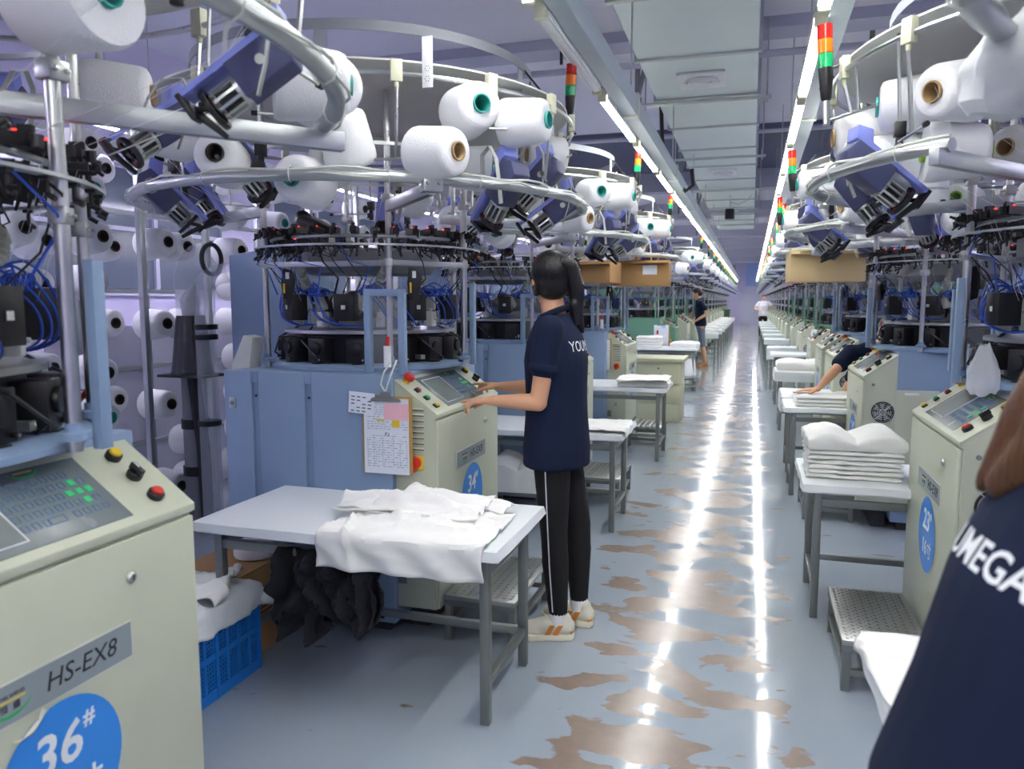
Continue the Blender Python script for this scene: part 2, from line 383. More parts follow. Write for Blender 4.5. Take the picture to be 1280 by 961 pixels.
def light_row(x, z, y0, y1, name, unlit=(), gap=1.36, trunk=True):
    if trunk:
        t = empty('light_trunking', (x, 0, z)); tag(t, 'long white light trunking rail hung over ' + name, 'light rail')
        MB().box(.03, .12, y0 - .2, y1 + .2, .03, .15).box(-.01, .03, y0 - .2, y1 + .2, .07, .12).build('rail', TRUNK, t, .004, 1)
        yy = y0 + .6
        while yy < y1:
            if yy < 30:
                MB().cyl((.075, yy, .15), (.075, yy, ZC - z), .006, n=6).build('hanger', GALV, t)
                MB().box(.02, .13, yy - .03, yy + .03, .02, .17).build('clamp', LGREY, t, .004)
            yy += 2.72
    yy = y0; k = 0
    while yy < y1 - 1:
        lit = k not in unlit
        s = (0 if trunk else 2) if lit else 1
        if first[s]: o = FT[s]; o.location = (x, yy, z); first[s] = False
        else: o = copy_snap(SF[s]); o.location = (x, yy, z)
        if not trunk:
            for q in (.15, 1.05): MB().cyl((0, q, .06), (0, q, ZC - z), .004, n=5).build('hanger', GALV, o)
        vis = int((yy - (1.0 if 'right' in name else .8)) / gap)
        if vis < 0: nm = 'behind the camera'
        elif vis < 9: nm = ['nearest', 'second nearest', 'third', 'fourth', 'fifth', 'sixth', 'seventh', 'eighth', 'ninth'][vis] + ' in view'
        else: nm = 'far along'
        tag(o, ('lit' if lit else 'unlit') + ' white fluorescent batten over ' + name + ', ' + nm, 'light', 'fluorescent battens over ' + name if lit else None)
        yy += gap; k += 1
light_row(-.86, 2.6, 1.78 - 1.36 * 4, 48, 'the left side of the aisle', unlit=(5,))
light_row(.235, 2.6, 2.2 - 1.36 * 4, 48, 'the right side of the aisle')
light_row(-4.15, 2.6, -2.0, 48, 'the cone racks on the left', gap=1.3, trunk=False)
light_row(3.7, 2.6, -2.0, 48, 'the right machine backs', gap=1.3, trunk=False)
# pipes, conduits under the ceiling
for i, (p, q, r) in enumerate([((-4.5, 4.6, 3.55), (4.5, 4.6, 3.55), .018), ((-5, 7.0, 3.5), (5, 7.0, 3.5), .03), ((-5, 9.6, 3.4), (5, 9.6, 3.4), .022), ((-5, 17, 3.3), (5, 17, 3.3), .03), ((-5, 24, 3.3), (5, 24, 3.3), .03)]):
    tag(MB().cyl(p, q, r, n=10).build('ceiling_pipe', BEAMM), 'pale conduit pipe running across under the ceiling, number %s from the camera' % ['one', 'two', 'three', 'four', 'five'][i], 'pipe')
for i, (x, y) in enumerate([(-1.05, 4.3), (-1.05, 7.2), (1.0, 8.2), (-1.1, 12), (.9, 12.5), (-1.1, 16)]):
    e = empty('ceiling_strut', (x, y, 2.75)); tag(e, 'grey vertical hanger strut with a slanting brace, ' + ['nearest left of the duct', 'second left of the duct', 'nearest right of the duct', 'third left of the duct', 'second right of the duct', 'farthest left of the duct'][i], 'strut')
    MB().cyl((0, 0, .45), (0, 0, 1.25), .024, n=10).build('strut_tube', GREY, e); MB().cyl((0, 0, 0), (0, 0, .46), .009, n=8).build('rod', DGREY, e)
    MB().cyl((.01, 0, .55), (.16, .05, 1.25), .022, n=10).build('brace', GREY, e); MB().cyl((-.035, 0, .5), (.035, 0, .5), .028, n=10).build('joint', GREY, e)
sd = empty('smoke_detector', (.67, 6.6, ZC)); tag(sd, 'round white smoke detector on the ceiling right of the lights', 'detector')
MB().lathe([(.0, 0), (.085, 0), (.085, -.025), (.05, -.05), (0, -.052)], 20).build('detector_body', WHITEP, sd)
MB().lathe([(0, -.052), (.03, -.052), (.026, -.066), (0, -.068)], 16).build('sensor_cap', LGREY, sd)
cm = empty('hanging_camera', (-.43, 14.5, 3.32)); tag(cm, 'small black cylinder device hanging under the duct end on a white cable', 'camera')
MB().cyl((0, 0, -.42), (0, 0, -.24), .085).build('housing', BLACK, cm, .01); MB().cyl((0, 0, -.24), (0, 0, 0), .01, n=8).build('cable', WCABLE, cm)
MB().tube([(0, 0, -.12), (.15, 0, -.16), (.3, 0, -.1), (.36, 0, .0)], .008).build('cable', WCABLE, cm)
bc = MB().tube([(-1.0, 8.6, 3.6), (-.98, 8.6, 3.2), (-.95, 8.6, 2.95), (-.82, 8.6, 2.72), (-.72, 8.6, 2.62), (-.64, 8.6, 2.68), (-.66, 8.6, 2.85)], .022, 10).build('hanging_hose', BLACK)
tag(bc, 'black hose looping down from the ceiling left of the duct', 'hose')

# ------------------------------------------------------------------ control cabinets
# local frame: door face is the plane x=0 facing +x, y runs 0 (louvre side) to .8 (fan side)
SL = Vector((.195, 0, -.14)); SLn = SL.normalized(); NRM = Vector((.14, 0, .195)).normalized()
def panelM(y, t, off=0):   # matrix on the sloping top: local x -> +y of the cabinet, local y -> up the slope, z -> out
    p = Vector((-.195, y, 1.12)) + SL * t + NRM * off
    return Matrix.Translation(p) @ Matrix((Vector((0, 1, 0)), -SLn, NRM)).transposed().to_4x4()
def doorM(y, z, off=.001): return Matrix.Translation((off, y, z)) @ Matrix((Vector((0, 1, 0)), Vector((0, 0, 1)), Vector((1, 0, 0)))).transposed().to_4x4()
def cabinet(num, detail=2, fan=False, body=None, plate=True, sticker='dot'):
    body = body or BEIGE
    e = empty('control_cabinet')
    MB().prism([(-.195, .13), (-.012, .13), (-.012, .957), (-.002, .959), (-.002, .977), (-.195, 1.116)], 0, .8, 0, Matrix(((1, 0, 0, 0), (0, 0, 1, 0), (0, 1, 0, 0), (0, 0, 0, 1)))).build('cabinet_body', body, e, .004)
    MB().prism([(-.195, 1.112), (-.004, .974), (-.004, .962), (0, .962), (0, .98), (-.195, 1.12)], -.003, .803, 0, Matrix(((1, 0, 0, 0), (0, 0, 1, 0), (0, 1, 0, 0), (0, 0, 0, 1)))).build('top_panel', body, e, .006)
    MB().box(-.012, 0, .004, .796, .135, .952).build('door', body, e, .003)
    M = panelM(.4, .5)
    scr = MB().box(-.235, .235, -.098, .1, -.002, .0015, 0, M).build('screen_panel', SCREENM, e, .001)
    MB().box(-.2, -.005, -.075, .075, .0015, .003, 0, M).build('display', LCD, scr)
    if detail >= 2:
        b = MB()
        for (a, c) in ((-.204, .079),):
            b.box(-.204, -.001, .076, .079, .0015, .0035, 0, M).box(-.204, -.001, -.079, -.076, .0015, .0035, 0, M).box(-.204, -.201, -.079, .079, .0015, .0035, 0, M).box(-.004, -.001, -.079, .079, .0015, .0035, 0, M)
        b.build('display_border', WHITEP, scr)
        kb = MB(); kg = MB()
        for r in range(5):
            n = 9
            for c in range(n):
                if r == 0 and c > 7: continue
                x = .012 + c * .0235 + (4 - r) * .0; y = .058 - r * .027 - .0
                if r == 4 and c in (4,): continue
                key = (r, c) in ((1, 7), (2, 7), (3, 7), (2, 6), (2, 8))
                if key: kg.box(x - .0075, x + .0075, y - .0085, y + .0085, .0015, .0028, 0, M)
                else:
                    ww = .019 if (r == 4 and c == 3) else .007
                    for (x0, x1, y0, y1) in ((x - ww, x + ww, y + .0075, y + .0085), (x - ww, x + ww, y - .0085, y - .0075), (x - ww, x - ww + .001, y - .0085, y + .0085), (x + ww - .001, x + ww, y - .0085, y + .0085)):
                        kb.box(x0, x1, y0, y1, .0015, .0026, 0, M)
        tag(kb.build('key_outlines', KEYL, scr), kind='stuff'); kg.build('arrow_keys', KEYG, scr)
        sw = MB(); n = 14; V = []; F = []
        for k in range(n + 1):
            a = pi * 1.02 + (pi * .96) * k / n; t = .0045 * sin(pi * k / n) + .0006
            V += [(.105 + .034 * cos(a), .094 + .022 * sin(a), .002), (.105 + (.034 - t) * cos(a), .094 + (.022 - t) * sin(a), .002)]
        for k in range(n): F.append((2 * k, 2 * k + 2, 2 * k + 3, 2 * k + 1))
        sw.add(V, F, 0, False, M); sw.build('logo_swoosh', SWG, scr)
        MB().box(.085, .127, .088, .0905, .0015, .0024, 0, M).build('logo_bar', SWY, scr)
    def button(y, t, m, name, r=.0155, h=.012, lab=None):
        B = panelM(y, t)
        o = MB().lathe([(0, 0), (r + .003, 0), (r + .003, h), (r, h + .003), (0, h + .003)], 18, 0, B).build(name, BLACK, e)
        if detail >= 1: MB().lathe([(0, h), (r - .002, h), (r - .002, h + .007), (r - .004, h + .009), (0, h + .009)], 18, 0, B).build('button_cap', m, o)
        if lab: o['label'] = lab
        return o
    button(.725, .2, YEL, 'push_button', lab='yellow push button'); button(.725, .78, RED, 'push_button', lab='red push button')
    B = panelM(.725, .49)
    o = MB().lathe([(0, 0), (.018, 0), (.018, .014), (.013, .016), (0, .016)], 18, 0, B).box(-.006, .006, -.017, .02, .014, .03, 0, B).build('selector_knob', BLACK, e, .0015)
    MB().box(-.0015, .0015, 0, .018, .03, .031, 0, B).build('pointer', WHITEP, o)
    # other side: emergency stop and three buttons
    B = panelM(.065, .12)
    o = MB().lathe([(0, 0), (.016, 0), (.016, .014), (0, .014)], 18, 0, B).build('emergency_stop', YEL, e)
    MB().lathe([(0, .014), (.018, .014), (.024, .022), (.024, .034), (.02, .04), (0, .041)], 20, 0, B).build('stop_head', RED, o)
    for t, m, nm in ((.38, DRED, 'dark red push button'), (.6, GRN, 'green push button'), (.82, YEL, 'yellow push button')):
        B = panelM(.065, t); o = MB().box(-.017, .017, -.012, .012, 0, .008, 0, B).build('push_button', BLACK, e, .002)
        MB().box(-.014, .014, -.009, .009, .008, .015, 0, B).build('button_cap', m, o, .002); o['label'] = nm
    # lock
    o = MB().lathe([(0, 0), (.013, 0), (.013, .003), (.009, .008), (0, .008)], 18, 0, doorM(.6, .87, 0)).build('door_lock', STEEL, e)
    MB().box(-.0015, .0015, -.006, .006, .008, .0085, 0, doorM(.6, .87, 0)).build('keyhole', BLACK, o)
    if plate:
        P = doorM(.4, .74)
        pl = MB().box(-.19, .19, -.037, .037, -.001, .0012, 0, P).build('nameplate', [PLATE], e)
        MB().box(-.192, .192, .037, .039, -.001, .0016, 0, P).box(-.192, .192, -.039, -.037, -.001, .0016, 0, P).box(.19, .192, -.037, .037, -.001, .0016, 0, P).box(-.192, -.19, -.037, .037, -.001, .0016, 0, P).build('nameplate_rim', LGREY, pl)
        if detail >= 1:
            text('HS-EX8', .052, 'lettering', TXTD, pl, P @ Matrix.Translation((.065, 0, .0014)), shear=.2, extrude=.0003)
            V = []; F = []; n = 14
            for k in range(n + 1):
                a = pi * 1.05 + pi * .9 * k / n; t = .005 * sin(pi * k / n) + .0006
                V += [(-.09 + .044 * cos(a), .004 + .03 * sin(a), .0016), (-.09 + (.044 - t) * cos(a), .004 + (.03 - t) * sin(a), .0016)]
            for k in range(n): F.append((2 * k, 2 * k + 2, 2 * k + 3, 2 * k + 1))
            MB().add(V, F, 0, False, P).build('logo_swoosh', SWG, pl)
            MB().box(-.12, -.06, .004, .008, .0012, .0018, 0, P).build('logo_bar', SWY, pl)
            if detail >= 2:
                text('HENG SHENG', .0095, 'maker_lettering', TXTD, pl, P @ Matrix.Translation((-.09, .0145, .0014)), extrude=.0003)
                text('恒  盛', .016, 'maker_characters', TXTD, pl, P @ Matrix.Translation((-.09, -.007, .0014)), extrude=.0003)
    if sticker:
        S = doorM(.41, .545)
        V = [(0, 0, .0012)] + [(.14 * cos(2 * pi * k / 40), .148 * sin(2 * pi * k / 40), .0012) for k in range(40)]
        st = MB().add(V, [(0, k, k % 40 + 1) for k in range(1, 41)], 0, False, S).build('number_sticker', STICK, e)
        if detail >= 1 and num:
            text(num[:2], .112, 'number_print', TXTW, st, S @ Matrix.Translation((-.012, .052, .0016)), bold=.0018, extrude=.0003, shear=.12)
            text('#', .045, 'number_print', TXTW, st, S @ Matrix.Translation((.062, .085, .0016)), bold=.001, extrude=.0003)
            text('16', .08, 'size_print', TXTW, st, S @ Matrix.Translation((-.025, -.055, .0016)), bold=.0016, extrude=.0003)
            text('寸', .07, 'size_print', TXTW, st, S @ Matrix.Translation((.055, -.055, .0016)), bold=.001, extrude=.0003)
        if num == '36':
            pc = MB(); pv = []; pf = []
            for k in range(9):
                a = pi * .56 + .5 * k / 8
                for q in range(5): r_ = 1 - .05 * q * sin(pi * k / 8); pv.append((.14 * cos(a) * r_ - .004 * q, .148 * sin(a) * r_ + .003 * q, .003 + .006 * sin(q * .7)))
            for k in range(8):
                for q in range(4): pf.append((k * 5 + q, k * 5 + q + 1, (k + 1) * 5 + q + 1, (k + 1) * 5 + q))
            pc.add(pv, pf, 0, True, S); pc.build('peeled_edge', mat('sticker_back', 'C9CAB8', .5), st)
    # louvre side (y=0)
    if detail >= 1:
        lv = MB()
        for k in range(8): lv.prism([(-.005, -.003), (.0, .004), (.004, .0)], -.038, .038, 0, Matrix.Translation((-.1, -.003, 1.0 - .024 * k)) @ Matrix(((0, 0, 1, 0), (1, 0, 0, 0), (0, 1, 0, 0), (0, 0, 0, 1))))
        lv.build('louvres', body, e)
        for k in range(8): MB().box(-.138, -.062, -.0015, .001, .9925 - .024 * k, .9955 - .024 * k).build('louvre_slot', BLACK, e)
        sp = MB().box(-.125, -.065, -.006, 0, .74, .8).build('main_switch', YEL, e, .002)
        MB().cyl((-.1, -.006, .772), (-.1, -.028, .772), .027, n=20).build('switch_dial', RED, sp, .002)
        MB().box(-.109, -.091, -.042, -.026, .733, .797).build('switch_handle', RED, sp, .004)
        MB().box(-.19, -.15, -.004, 0, .235, .3).build('hinge', DSTEEL, e)
        for k in range(2): MB().box(-.12, -.09, -.0015, .001, .37 - .02 * k, .376 - .02 * k).build('louvre_slot', BLACK, e)
    if fan:
        MB().box(-.435, -.19, .772, .8, .13, .9).build('side_panel', body, e, .004)
        MB().box(-.32, -.24, .8, .802, .87, .885).build('panel_label', WHITEP, e)
        F = Matrix.Translation((-.12, .8, .76)) @ Matrix(((1, 0, 0, 0), (0, 0, 1, 0), (0, -1, 0, 0), (0, 0, 0, 1)))
        fa = MB().lathe([(.066, -.002), (.066, .008), (.058, .01), (.058, -.002)], 28, 0, F, closed=True).build('fan_ring', BLACK, e)
        MB().lathe([(0, .001), (.06, .001)], 28, 0, F).build('fan_opening', BLACK, fa)
        MB().lathe([(0, .004), (.024, .004), (.024, .002)], 20, 0, F).build('fan_hub', GREY, fa)
        fb = MB()
        for k in range(7):
            a = 2 * pi * k / 7; fb.add([(.022 * cos(a), .022 * sin(a), .002), (.055 * cos(a), .055 * sin(a), .0025), (.055 * cos(a + .6), .055 * sin(a + .6), .005), (.022 * cos(a + .6), .022 * sin(a + .6), .004)], [(0, 1, 2, 3)], 0, False, F)
        fb.build('fan_blades', GREY, fa)
        g = MB()
        for rr in (.02, .033, .046, .058): g.tube([F @ Vector((rr * cos(2 * pi * k / 24), rr * sin(2 * pi * k / 24), .012)) for k in range(24)], .0011, 4, True)
        for k in range(4): a = pi / 4 + pi / 2 * k; g.tube([F @ Vector((.012 * cos(a), .012 * sin(a), .012)), F @ Vector((.08 * cos(a), .08 * sin(a), .012))], .0016, 4)
        g.build('fan_guard', STEEL, fa)
        MB().lathe([(0, 0), (.009, 0), (.009, .005), (0, .005)], 12, 0, Matrix.Translation((-.06, .8, .93)) @ Matrix(((1, 0, 0, 0), (0, 0, 1, 0), (0, -1, 0, 0), (0, 0, 0, 1)))).build('side_lock', DSTEEL, e)
    MB().box(-.18, -.1, .12, .7, 0, .13).build('plinth', DGREY, e)
    return e
def put_cab(e, side, y, label, group=None):
    """y = world Y of the edge nearest the camera"""
    if side == 'L': e.location = (-1.235, y, 0)
    else: e.location = (.68, y + .8, 0); e.rotation_euler = (0, 0, pi)
    tag(e, label, 'cabinet', group)
put_cab(cabinet('36', 2), 'L', .66, 'beige control cabinet numbered 36 filling the lower left corner')
put_cab(cabinet('34', 2), 'L', 2.93, 'beige control cabinet the ponytailed woman is operating')
put_cab(cabinet('33', 1, sticker='dot'), 'L', 5.45, 'beige control cabinet hidden behind the ponytailed woman')
put_cab(cabinet('32', 1), 'L', 8.0, 'beige control cabinet with louvres and red rotary switch beside the drawer unit')
put_cab(cabinet('23', 2, True), 'R', 2.87, 'beige control cabinet numbered 23 behind the foreground woman')
put_cab(cabinet('24', 1, True), 'R', 5.22, 'beige control cabinet with round black fan in its wide side, right of the bending worker')
cb = cabinet('', 1, True); put_cab(cb, 'R', 7.05, 'pale control cabinet just beyond the bending worker'); sn = snapshot(cb)
for y, l in ((8.2, 'pale control cabinet, second beyond the bending worker'), (9.6, 'pale control cabinet, third beyond the bending worker'), (11.9, 'pale control cabinet beside the white roll on the bench')):
    dup(sn, (.68, y + .8, 0), pi, l)
gcb = cabinet('', 1, False, GREEN, plate=False); put_cab(gcb, 'L', 13.35, 'dark green control cabinet with a paper on its side')
low = cabinet('', 0, False, plate=True); put_cab(low, 'L', 15.9, 'beige control cabinet the standing man works at'); snl = snapshot(low)
for k in range(13):
    dup(snl, (-1.235, 18.2 + 2.3 * k, 0), 0, 'small distant beige control cabinet in the far left row', 'far left control cabinets')
    dup(snl, (.68, 15.0 + 2.3 * k, 0), pi, 'small distant beige control cabinet in the far right row', 'far right control cabinets')

# ------------------------------------------------------------------ circular knitting machines
# local frame: origin on the floor under the needle cylinder axis, +x towards the aisle
def P3(r, a, z): return Vector((r * cos(a), r * sin(a), z))
def feed_unit(parent, a, z, r=.93, sc=1.0, tilt=None, full=True):
    """motor-driven yarn feed unit clamped on the tube ring: slanting bracket, gearbox, ribbed motor, wheel, cable loop"""
    e = bpy.data.objects.new('yarn_feed_unit', None); COL.objects.link(e); e.parent = parent; e.empty_display_size = .05
    e.location = P3(r, a, z); e.rotation_euler = (0, R(-38) if tilt is None else tilt, a); e.scale = (sc,) * 3
    return e
def unit_parts():
    L = []
    b = MB().prism([(-.17, -.012), (.16, -.012), (.185, .03), (.13, .05), (.1, .012), (-.17, .004)], -.045, .045, 0, Matrix(((1, 0, 0, 0), (0, 0, 1, 0), (0, 1, 0, .04), (0, 0, 0, 1))))
    L.append(('bracket', b, PERI, .003))
    b = MB().prism([(-.03, -.075), (.13, -.075), (.165, -.03), (.15, .03), (-.03, .03)], -.052, .052, 0, Matrix(((1, 0, 0, 0), (0, 0, 1, 0), (0, 1, 0, 0), (0, 0, 0, 1))))
    L.append(('gearbox', b, NAVYP, .005))
    b = MB(); b.cyl((-.03, 0, -.035), (-.115, 0, -.035), .036, n=18, m=1); b.cyl((-.026, 0, -.035), (-.042, 0, -.035), .045, n=18); b.cyl((-.1, 0, -.035), (-.118, 0, -.035), .043, .036, n=18)
    for k in range(12):
        q = 2 * pi * k / 12; c, s_ = cos(q), sin(q)
        b.beam((-.035, .041 * c, -.035 + .041 * s_), (-.11, .041 * c, -.035 + .041 * s_), .008, .01, 0, (0, c, s_))
    L.append(('motor', b, [STEEL, BLACK], 0))
    b = MB(); MM = dirM((-.128, 0, -.035), (-1, 0, 0))
    b.lathe([(.045, -.008), (.058, -.008), (.06, .0), (.058, .008), (.045, .008)], 24, 0, MM, closed=True)
    for k in range(6):
        q = 2 * pi * k / 6; b.beam(MM @ Vector((.01 * cos(q), .01 * sin(q), 0)), MM @ Vector((.048 * cos(q), .048 * sin(q), 0)), .008, .006)
    b.lathe([(0, -.008), (.016, -.008), (.016, .01), (0, .01)], 14, 0, MM)
    for k in range(3):
        q = 2 * pi * k / 3; b.lathe([(.034, -.004), (.046, -.004), (.046, .005), (.034, .005)], 4, 1, MM, a0=q, a1=q + .7, closed=True)
    L.append(('feed_wheel', b, [BLACK, RED], 0))
    b = MB().box(-.19, -.175, -.03, .03, -.03, .05).prism([(-.19, .0), (-.165, .0), (-.14, -.1), (-.155, -.105)], .012, .03, 0, Matrix(((1, 0, 0, 0), (0, 0, 1, 0), (0, 1, 0, 0), (0, 0, 0, 1)))).cyl((-.17, 0, 0), (-.12, 0, -.035), .008)
    L.append(('wheel_arm', b, BLACK, .002))
    b = MB(); pts = [(-.02, -.02, .05), (.03, -.05, .09), (.1, -.07, .12), (.16, -.085, .09), (.14, -.09, .02), (.07, -.085, -.05), (.0, -.07, -.1)]
    for i in range(len(pts) - 1): b.beam(pts[i], pts[i + 1], .004, .022, 0, (0, 1, 0))
    L.append(('flat_cable', b, LGREY, 0))
    L.append(('badge', MB().lathe([(0, .0525), (.014, .0525), (.014, .054), (0, .054)], 16, 0, Matrix.Translation((.06, 0, -.02)) @ Matrix.Rotation(pi / 2, 4, 'X')), LGREY, 0))
    return L
UNIT = [(n, b.build(n, m, None, bv)) for n, b, m, bv in unit_parts()]
def drop_unit(parent, a, z, r, sc=1.0, tilt=None, parts=None):
    e = feed_unit(parent, a, z, r, sc, tilt)
    for n, o in UNIT:
        if parts and n not in parts: continue
        c = o.copy(); COL.objects.link(c); c.parent = e
    return e
ST = []   # shared small meshes
def share(name, mb, m, bevel=0):
    o = mb.build(name, m, None, bevel); me = o.data; bpy.data.objects.remove(o); return me
def inst(name, me, parent, loc=(0, 0, 0), rot=(0, 0, 0), sc=1):
    o = bpy.data.objects.new(name, me); COL.objects.link(o); o.parent = parent; o.location = loc; o.rotation_euler = rot; o.scale = (sc,) * 3; return o
SENSOR = share('yarn_sensor', MB().box(-.035, .045, -.013, .013, -.012, .016, 0).box(.02, .05, -.006, .006, .014, .03, 0).cyl((.045, 0, 0), (.075, 0, -.02), .004, n=6).cyl((-.02, 0, -.012), (-.028, 0, -.05), .008, .004, n=7).box(.012, .022, -.006, .006, .016, .0205, 1).cyl((.06, .0, -.012), (.06, 0, .012), .011, n=8, m=2), [BLACK, LED, BLACK])
SENSOR2 = share('yarn_sensor', MB().box(-.035, .045, -.013, .013, -.012, .016, 0).box(-.01, .03, -.008, .008, -.03, -.01, 0).cyl((.045, 0, 0), (.08, 0, .012), .005, n=6).cyl((.0, 0, -.012), (-.006, 0, -.06), .007, .004, n=7).cyl((.05, -.014, 0), (.05, .014, 0), .012, n=8), [BLACK])
EYE = share('yarn_guide', MB().cyl((0, 0, 0), (0, 0, -.035), .005, n=6).cyl((0, 0, -.035), (.018, 0, -.045), .006, n=6).box(-.01, .01, -.008, .008, -.008, .008), [BLACK])
DRIVE = share('drive_motor', MB().box(-.05, .04, -.045, .045, -.055, .055).cyl((.04, 0, .01), (.055, 0, .01), .03, n=12).box(.0, .05, -.02, .02, -.068, -.055).cyl((.04, .03, -.04), (.058, .03, -.04), .007, n=8, m=1), [BLACK, STEEL], .004)
SELBOX = share('selector_box', MB().box(-.05, .03, -.045, .045, -.06, .06).box(.03, .034, -.012, .012, -.01, .012, 1), [BLACK, LGREY], .004)
VALVE = share('valve_block', MB().box(-.03, .02, -.018, .018, -.035, .035, 0).cyl((0, 0, .035), (0, 0, .05), .008, n=8).cyl((.02, 0, .0), (.035, 0, 0), .006, n=8), [LGREY], .002)
CLAMP = share('clamp', MB().box(-.014, .014, -.022, .022, -.03, .05).cyl((0, 0, -.03), (0, 0, -.05), .009, n=8), [CREAM], .003)
NUT = share('pole_clamp', MB().box(-.028, .028, -.034, .034, -.028, .028).cyl((-.04, .02, 0), (.04, .02, 0), .008, n=8).cyl((-.04, -.02, 0), (.04, -.02, 0), .008, n=8), [STEEL], .004)
POLES = [(-.36, -.36), (.28, -.36), (.5, 0), (.28, .42), (-.36, .42)]
def machine(lod, base_m, rnd):
    e = empty('knitting_machine'); near = lod == 2
    # --- base box with recessed channels, latch
    b = MB(); x0, x1, y0, y1, zt = -.43, .4, -.6, .42, 1.14
    grooves = [-.28, -.0, .0] if False else [-.27, .0]
    if near:
        cur = x0
        for g in grooves:
            b.box(cur, g - .018, y0, y0 + .02, .06, zt); b.box(g - .018, g + .018, y0 + .012, y0 + .02, .06, zt - .05); b.box(g - .018, g + .018, y0, y0 + .02, zt - .05, zt); cur = g + .018
        b.box(cur, x1, y0, y0 + .02, .06, zt); b.box(x0, x1, y0 + .02, y1, .06, zt - .002)
    else: b.box(x0, x1, y0, y1, .06, zt)
    bs = b.build('base_cabinet', base_m, e, .004 if near else 0)
    MB().box(x0 + .05, x1 - .05, y0 + .06, y1 - .05, 0, .06).build('plinth', DGREY, e)
    if near:
        for g in grooves: MB().lathe([(0, 0), (.006, 0), (.006, .002), (0, .002)], 10, 0, dirM((g, y0 + .011, zt - .11), (0, -1, 0))).build('bolt', BLACK, bs)
        lt = MB().box(-.405, -.37, y0 - .003, y0 + .002, .97, 1.02).build('latch', STEEL, bs, .001); MB().cyl((-.387, y0 - .003, .995), (-.387, y0 - .009, .995), .009).build('latch_button', DSTEEL, lt)
        MB().cyl((.34, y0, .09), (.34, y0 - .004, .09), .012).build('bolt', BLACK, bs)
    # table plate, tall rear housing
    MB().lathe([(0, 1.14), (.5, 1.14), (.5, 1.155), (.47, 1.165), (0, 1.165)], 36 if near else 16).build('machine_table', base_m, e)
    MB().prism([(-1.14, .1), (-.56, .1), (-.56, 1.5), (-.66, 1.7), (-.8, 1.76), (-1.14, 1.72)], .4, .66, 0, Matrix(((1, 0, 0, 0), (0, 0, 1, 0), (0, 1, 0, 0), (0, 0, 0, 1)))).build('suction_housing', base_m, e, .008 if near else 0)
    if near:
        MB().prism([(-.5, -.06), (-.41, -.06), (-.38, .13), (-.43, .14), (-.5, .0)], -.45, -.36, 0, Matrix.Translation((0, 0, 1.15)) @ Matrix(((1, 0, 0, .0), (0, 0, 1, 0), (0, 1, 0, 0), (0, 0, 0, 1)))).build('slanted_chute', [LGREY], e, .003)
    # poles
    for i, (px, py) in enumerate(POLES if lod else POLES[:3]):
        MB().cyl((px, py, 1.14), (px, py, 2.36), .0135 if i != 2 else .016, n=12 if near else 6, caps=near).build('pole', STEEL, e)
        if near: inst('pole_clamp', NUT, e, (px, py, 1.9), (0, 0, 0), .7); inst('pole_clamp', NUT, e, (px, py, 1.62), (0, 0, .4), .62); MB().lathe([(0, 1.165), (.03, 1.165), (.03, 1.18), (.018, 1.185), (.018, 1.2)], 14, 0, Matrix.Translation((px, py, 0))).build('pole_foot', base_m, e)
    # guard frame with clear pane between two blue posts
    if lod:
        fr = MB().box(.24, .27, -.53, -.5, 1.14, 1.5).box(.4, .43, -.53, -.5, 1.14, 1.5).box(.27, .4, -.528, -.502, 1.47, 1.5).build('guard_frame', BLUE if base_m is BLUE else base_m, e, .002 if near else 0)
        if near: MB().box(.27, .4, -.518, -.514, 1.165, 1.47).build('guard_pane', PANE, fr)
        MB().box(.515, .54, .03, .06, 1.14, 1.535).build('guard_post', BLUE if base_m is BLUE else base_m, e, .002 if near else 0)
    # knitting head
    n = 32 if near else 14
    MB().lathe([(0, 1.165), (.37, 1.165), (.37, 1.29), (.34, 1.3), (0, 1.3)], n).build('cylinder_drum', BLACKM, e)
    MB().lathe([(.25, 1.3), (.42, 1.3), (.42, 1.315), (.25, 1.315)], n, closed=True).build('cam_ring', STEEL, e)
    MB().lathe([(0, 1.315), (.2, 1.315), (.2, 1.37), (.16, 1.4), (.16, 1.46), (.1, 1.5), (0, 1.5)], n).build('dial_hub', DSTEEL, e)
    nd = 14 if lod else 7
    for k in range(nd):
        a = 2 * pi * k / nd + .1
        inst('drive_motor', DRIVE, e, P3(.4, a, 1.225), (0, 0, a))
    ns = 8 if lod else 5
    for k in range(ns):
        a = 2 * pi * k / ns + .2
        inst('selector_box', SELBOX, e, P3(.41, a, 1.42), (0, 0, a), 1.0)
        if lod:
            inst('valve_block', VALVE, e, P3(.36, a + .4, 1.365), (0, 0, a + .4)); inst('valve_block', VALVE, e, P3(.3, a + .15, 1.44), (.3, 0, a))
    if lod:   # blue air tubes looping out of the boxes
        for k in range(8):
            a = 2 * pi * k / 8 + .45; b = MB()
            for q in range(4 if near else 2):
                aa = a + q * .07; rr = .36 + .012 * q; w_ = rnd.uniform(.6, 1.2)
                b.tube(spl([P3(.3, aa - .2, 1.47), P3(rr, aa - .1, 1.5 + .012 * q), P3(rr + .05, aa + .1 * w_, 1.44), P3(rr + .05, aa + .22 * w_, 1.37), P3(rr, aa + .38, 1.335), P3(.34, aa + .5, 1.34)]), .0032, 5)
                b.tube([P3(.38, aa, 1.49) + Vector((.035 * cos(t), .012 * sin(t * .5), .018 * sin(t))) for t in [2 * pi * j / 10 for j in range(10)]], .003, 5, True)
            tag(b.build('air_tube', CABLE, e), kind='stuff')
        b = MB()
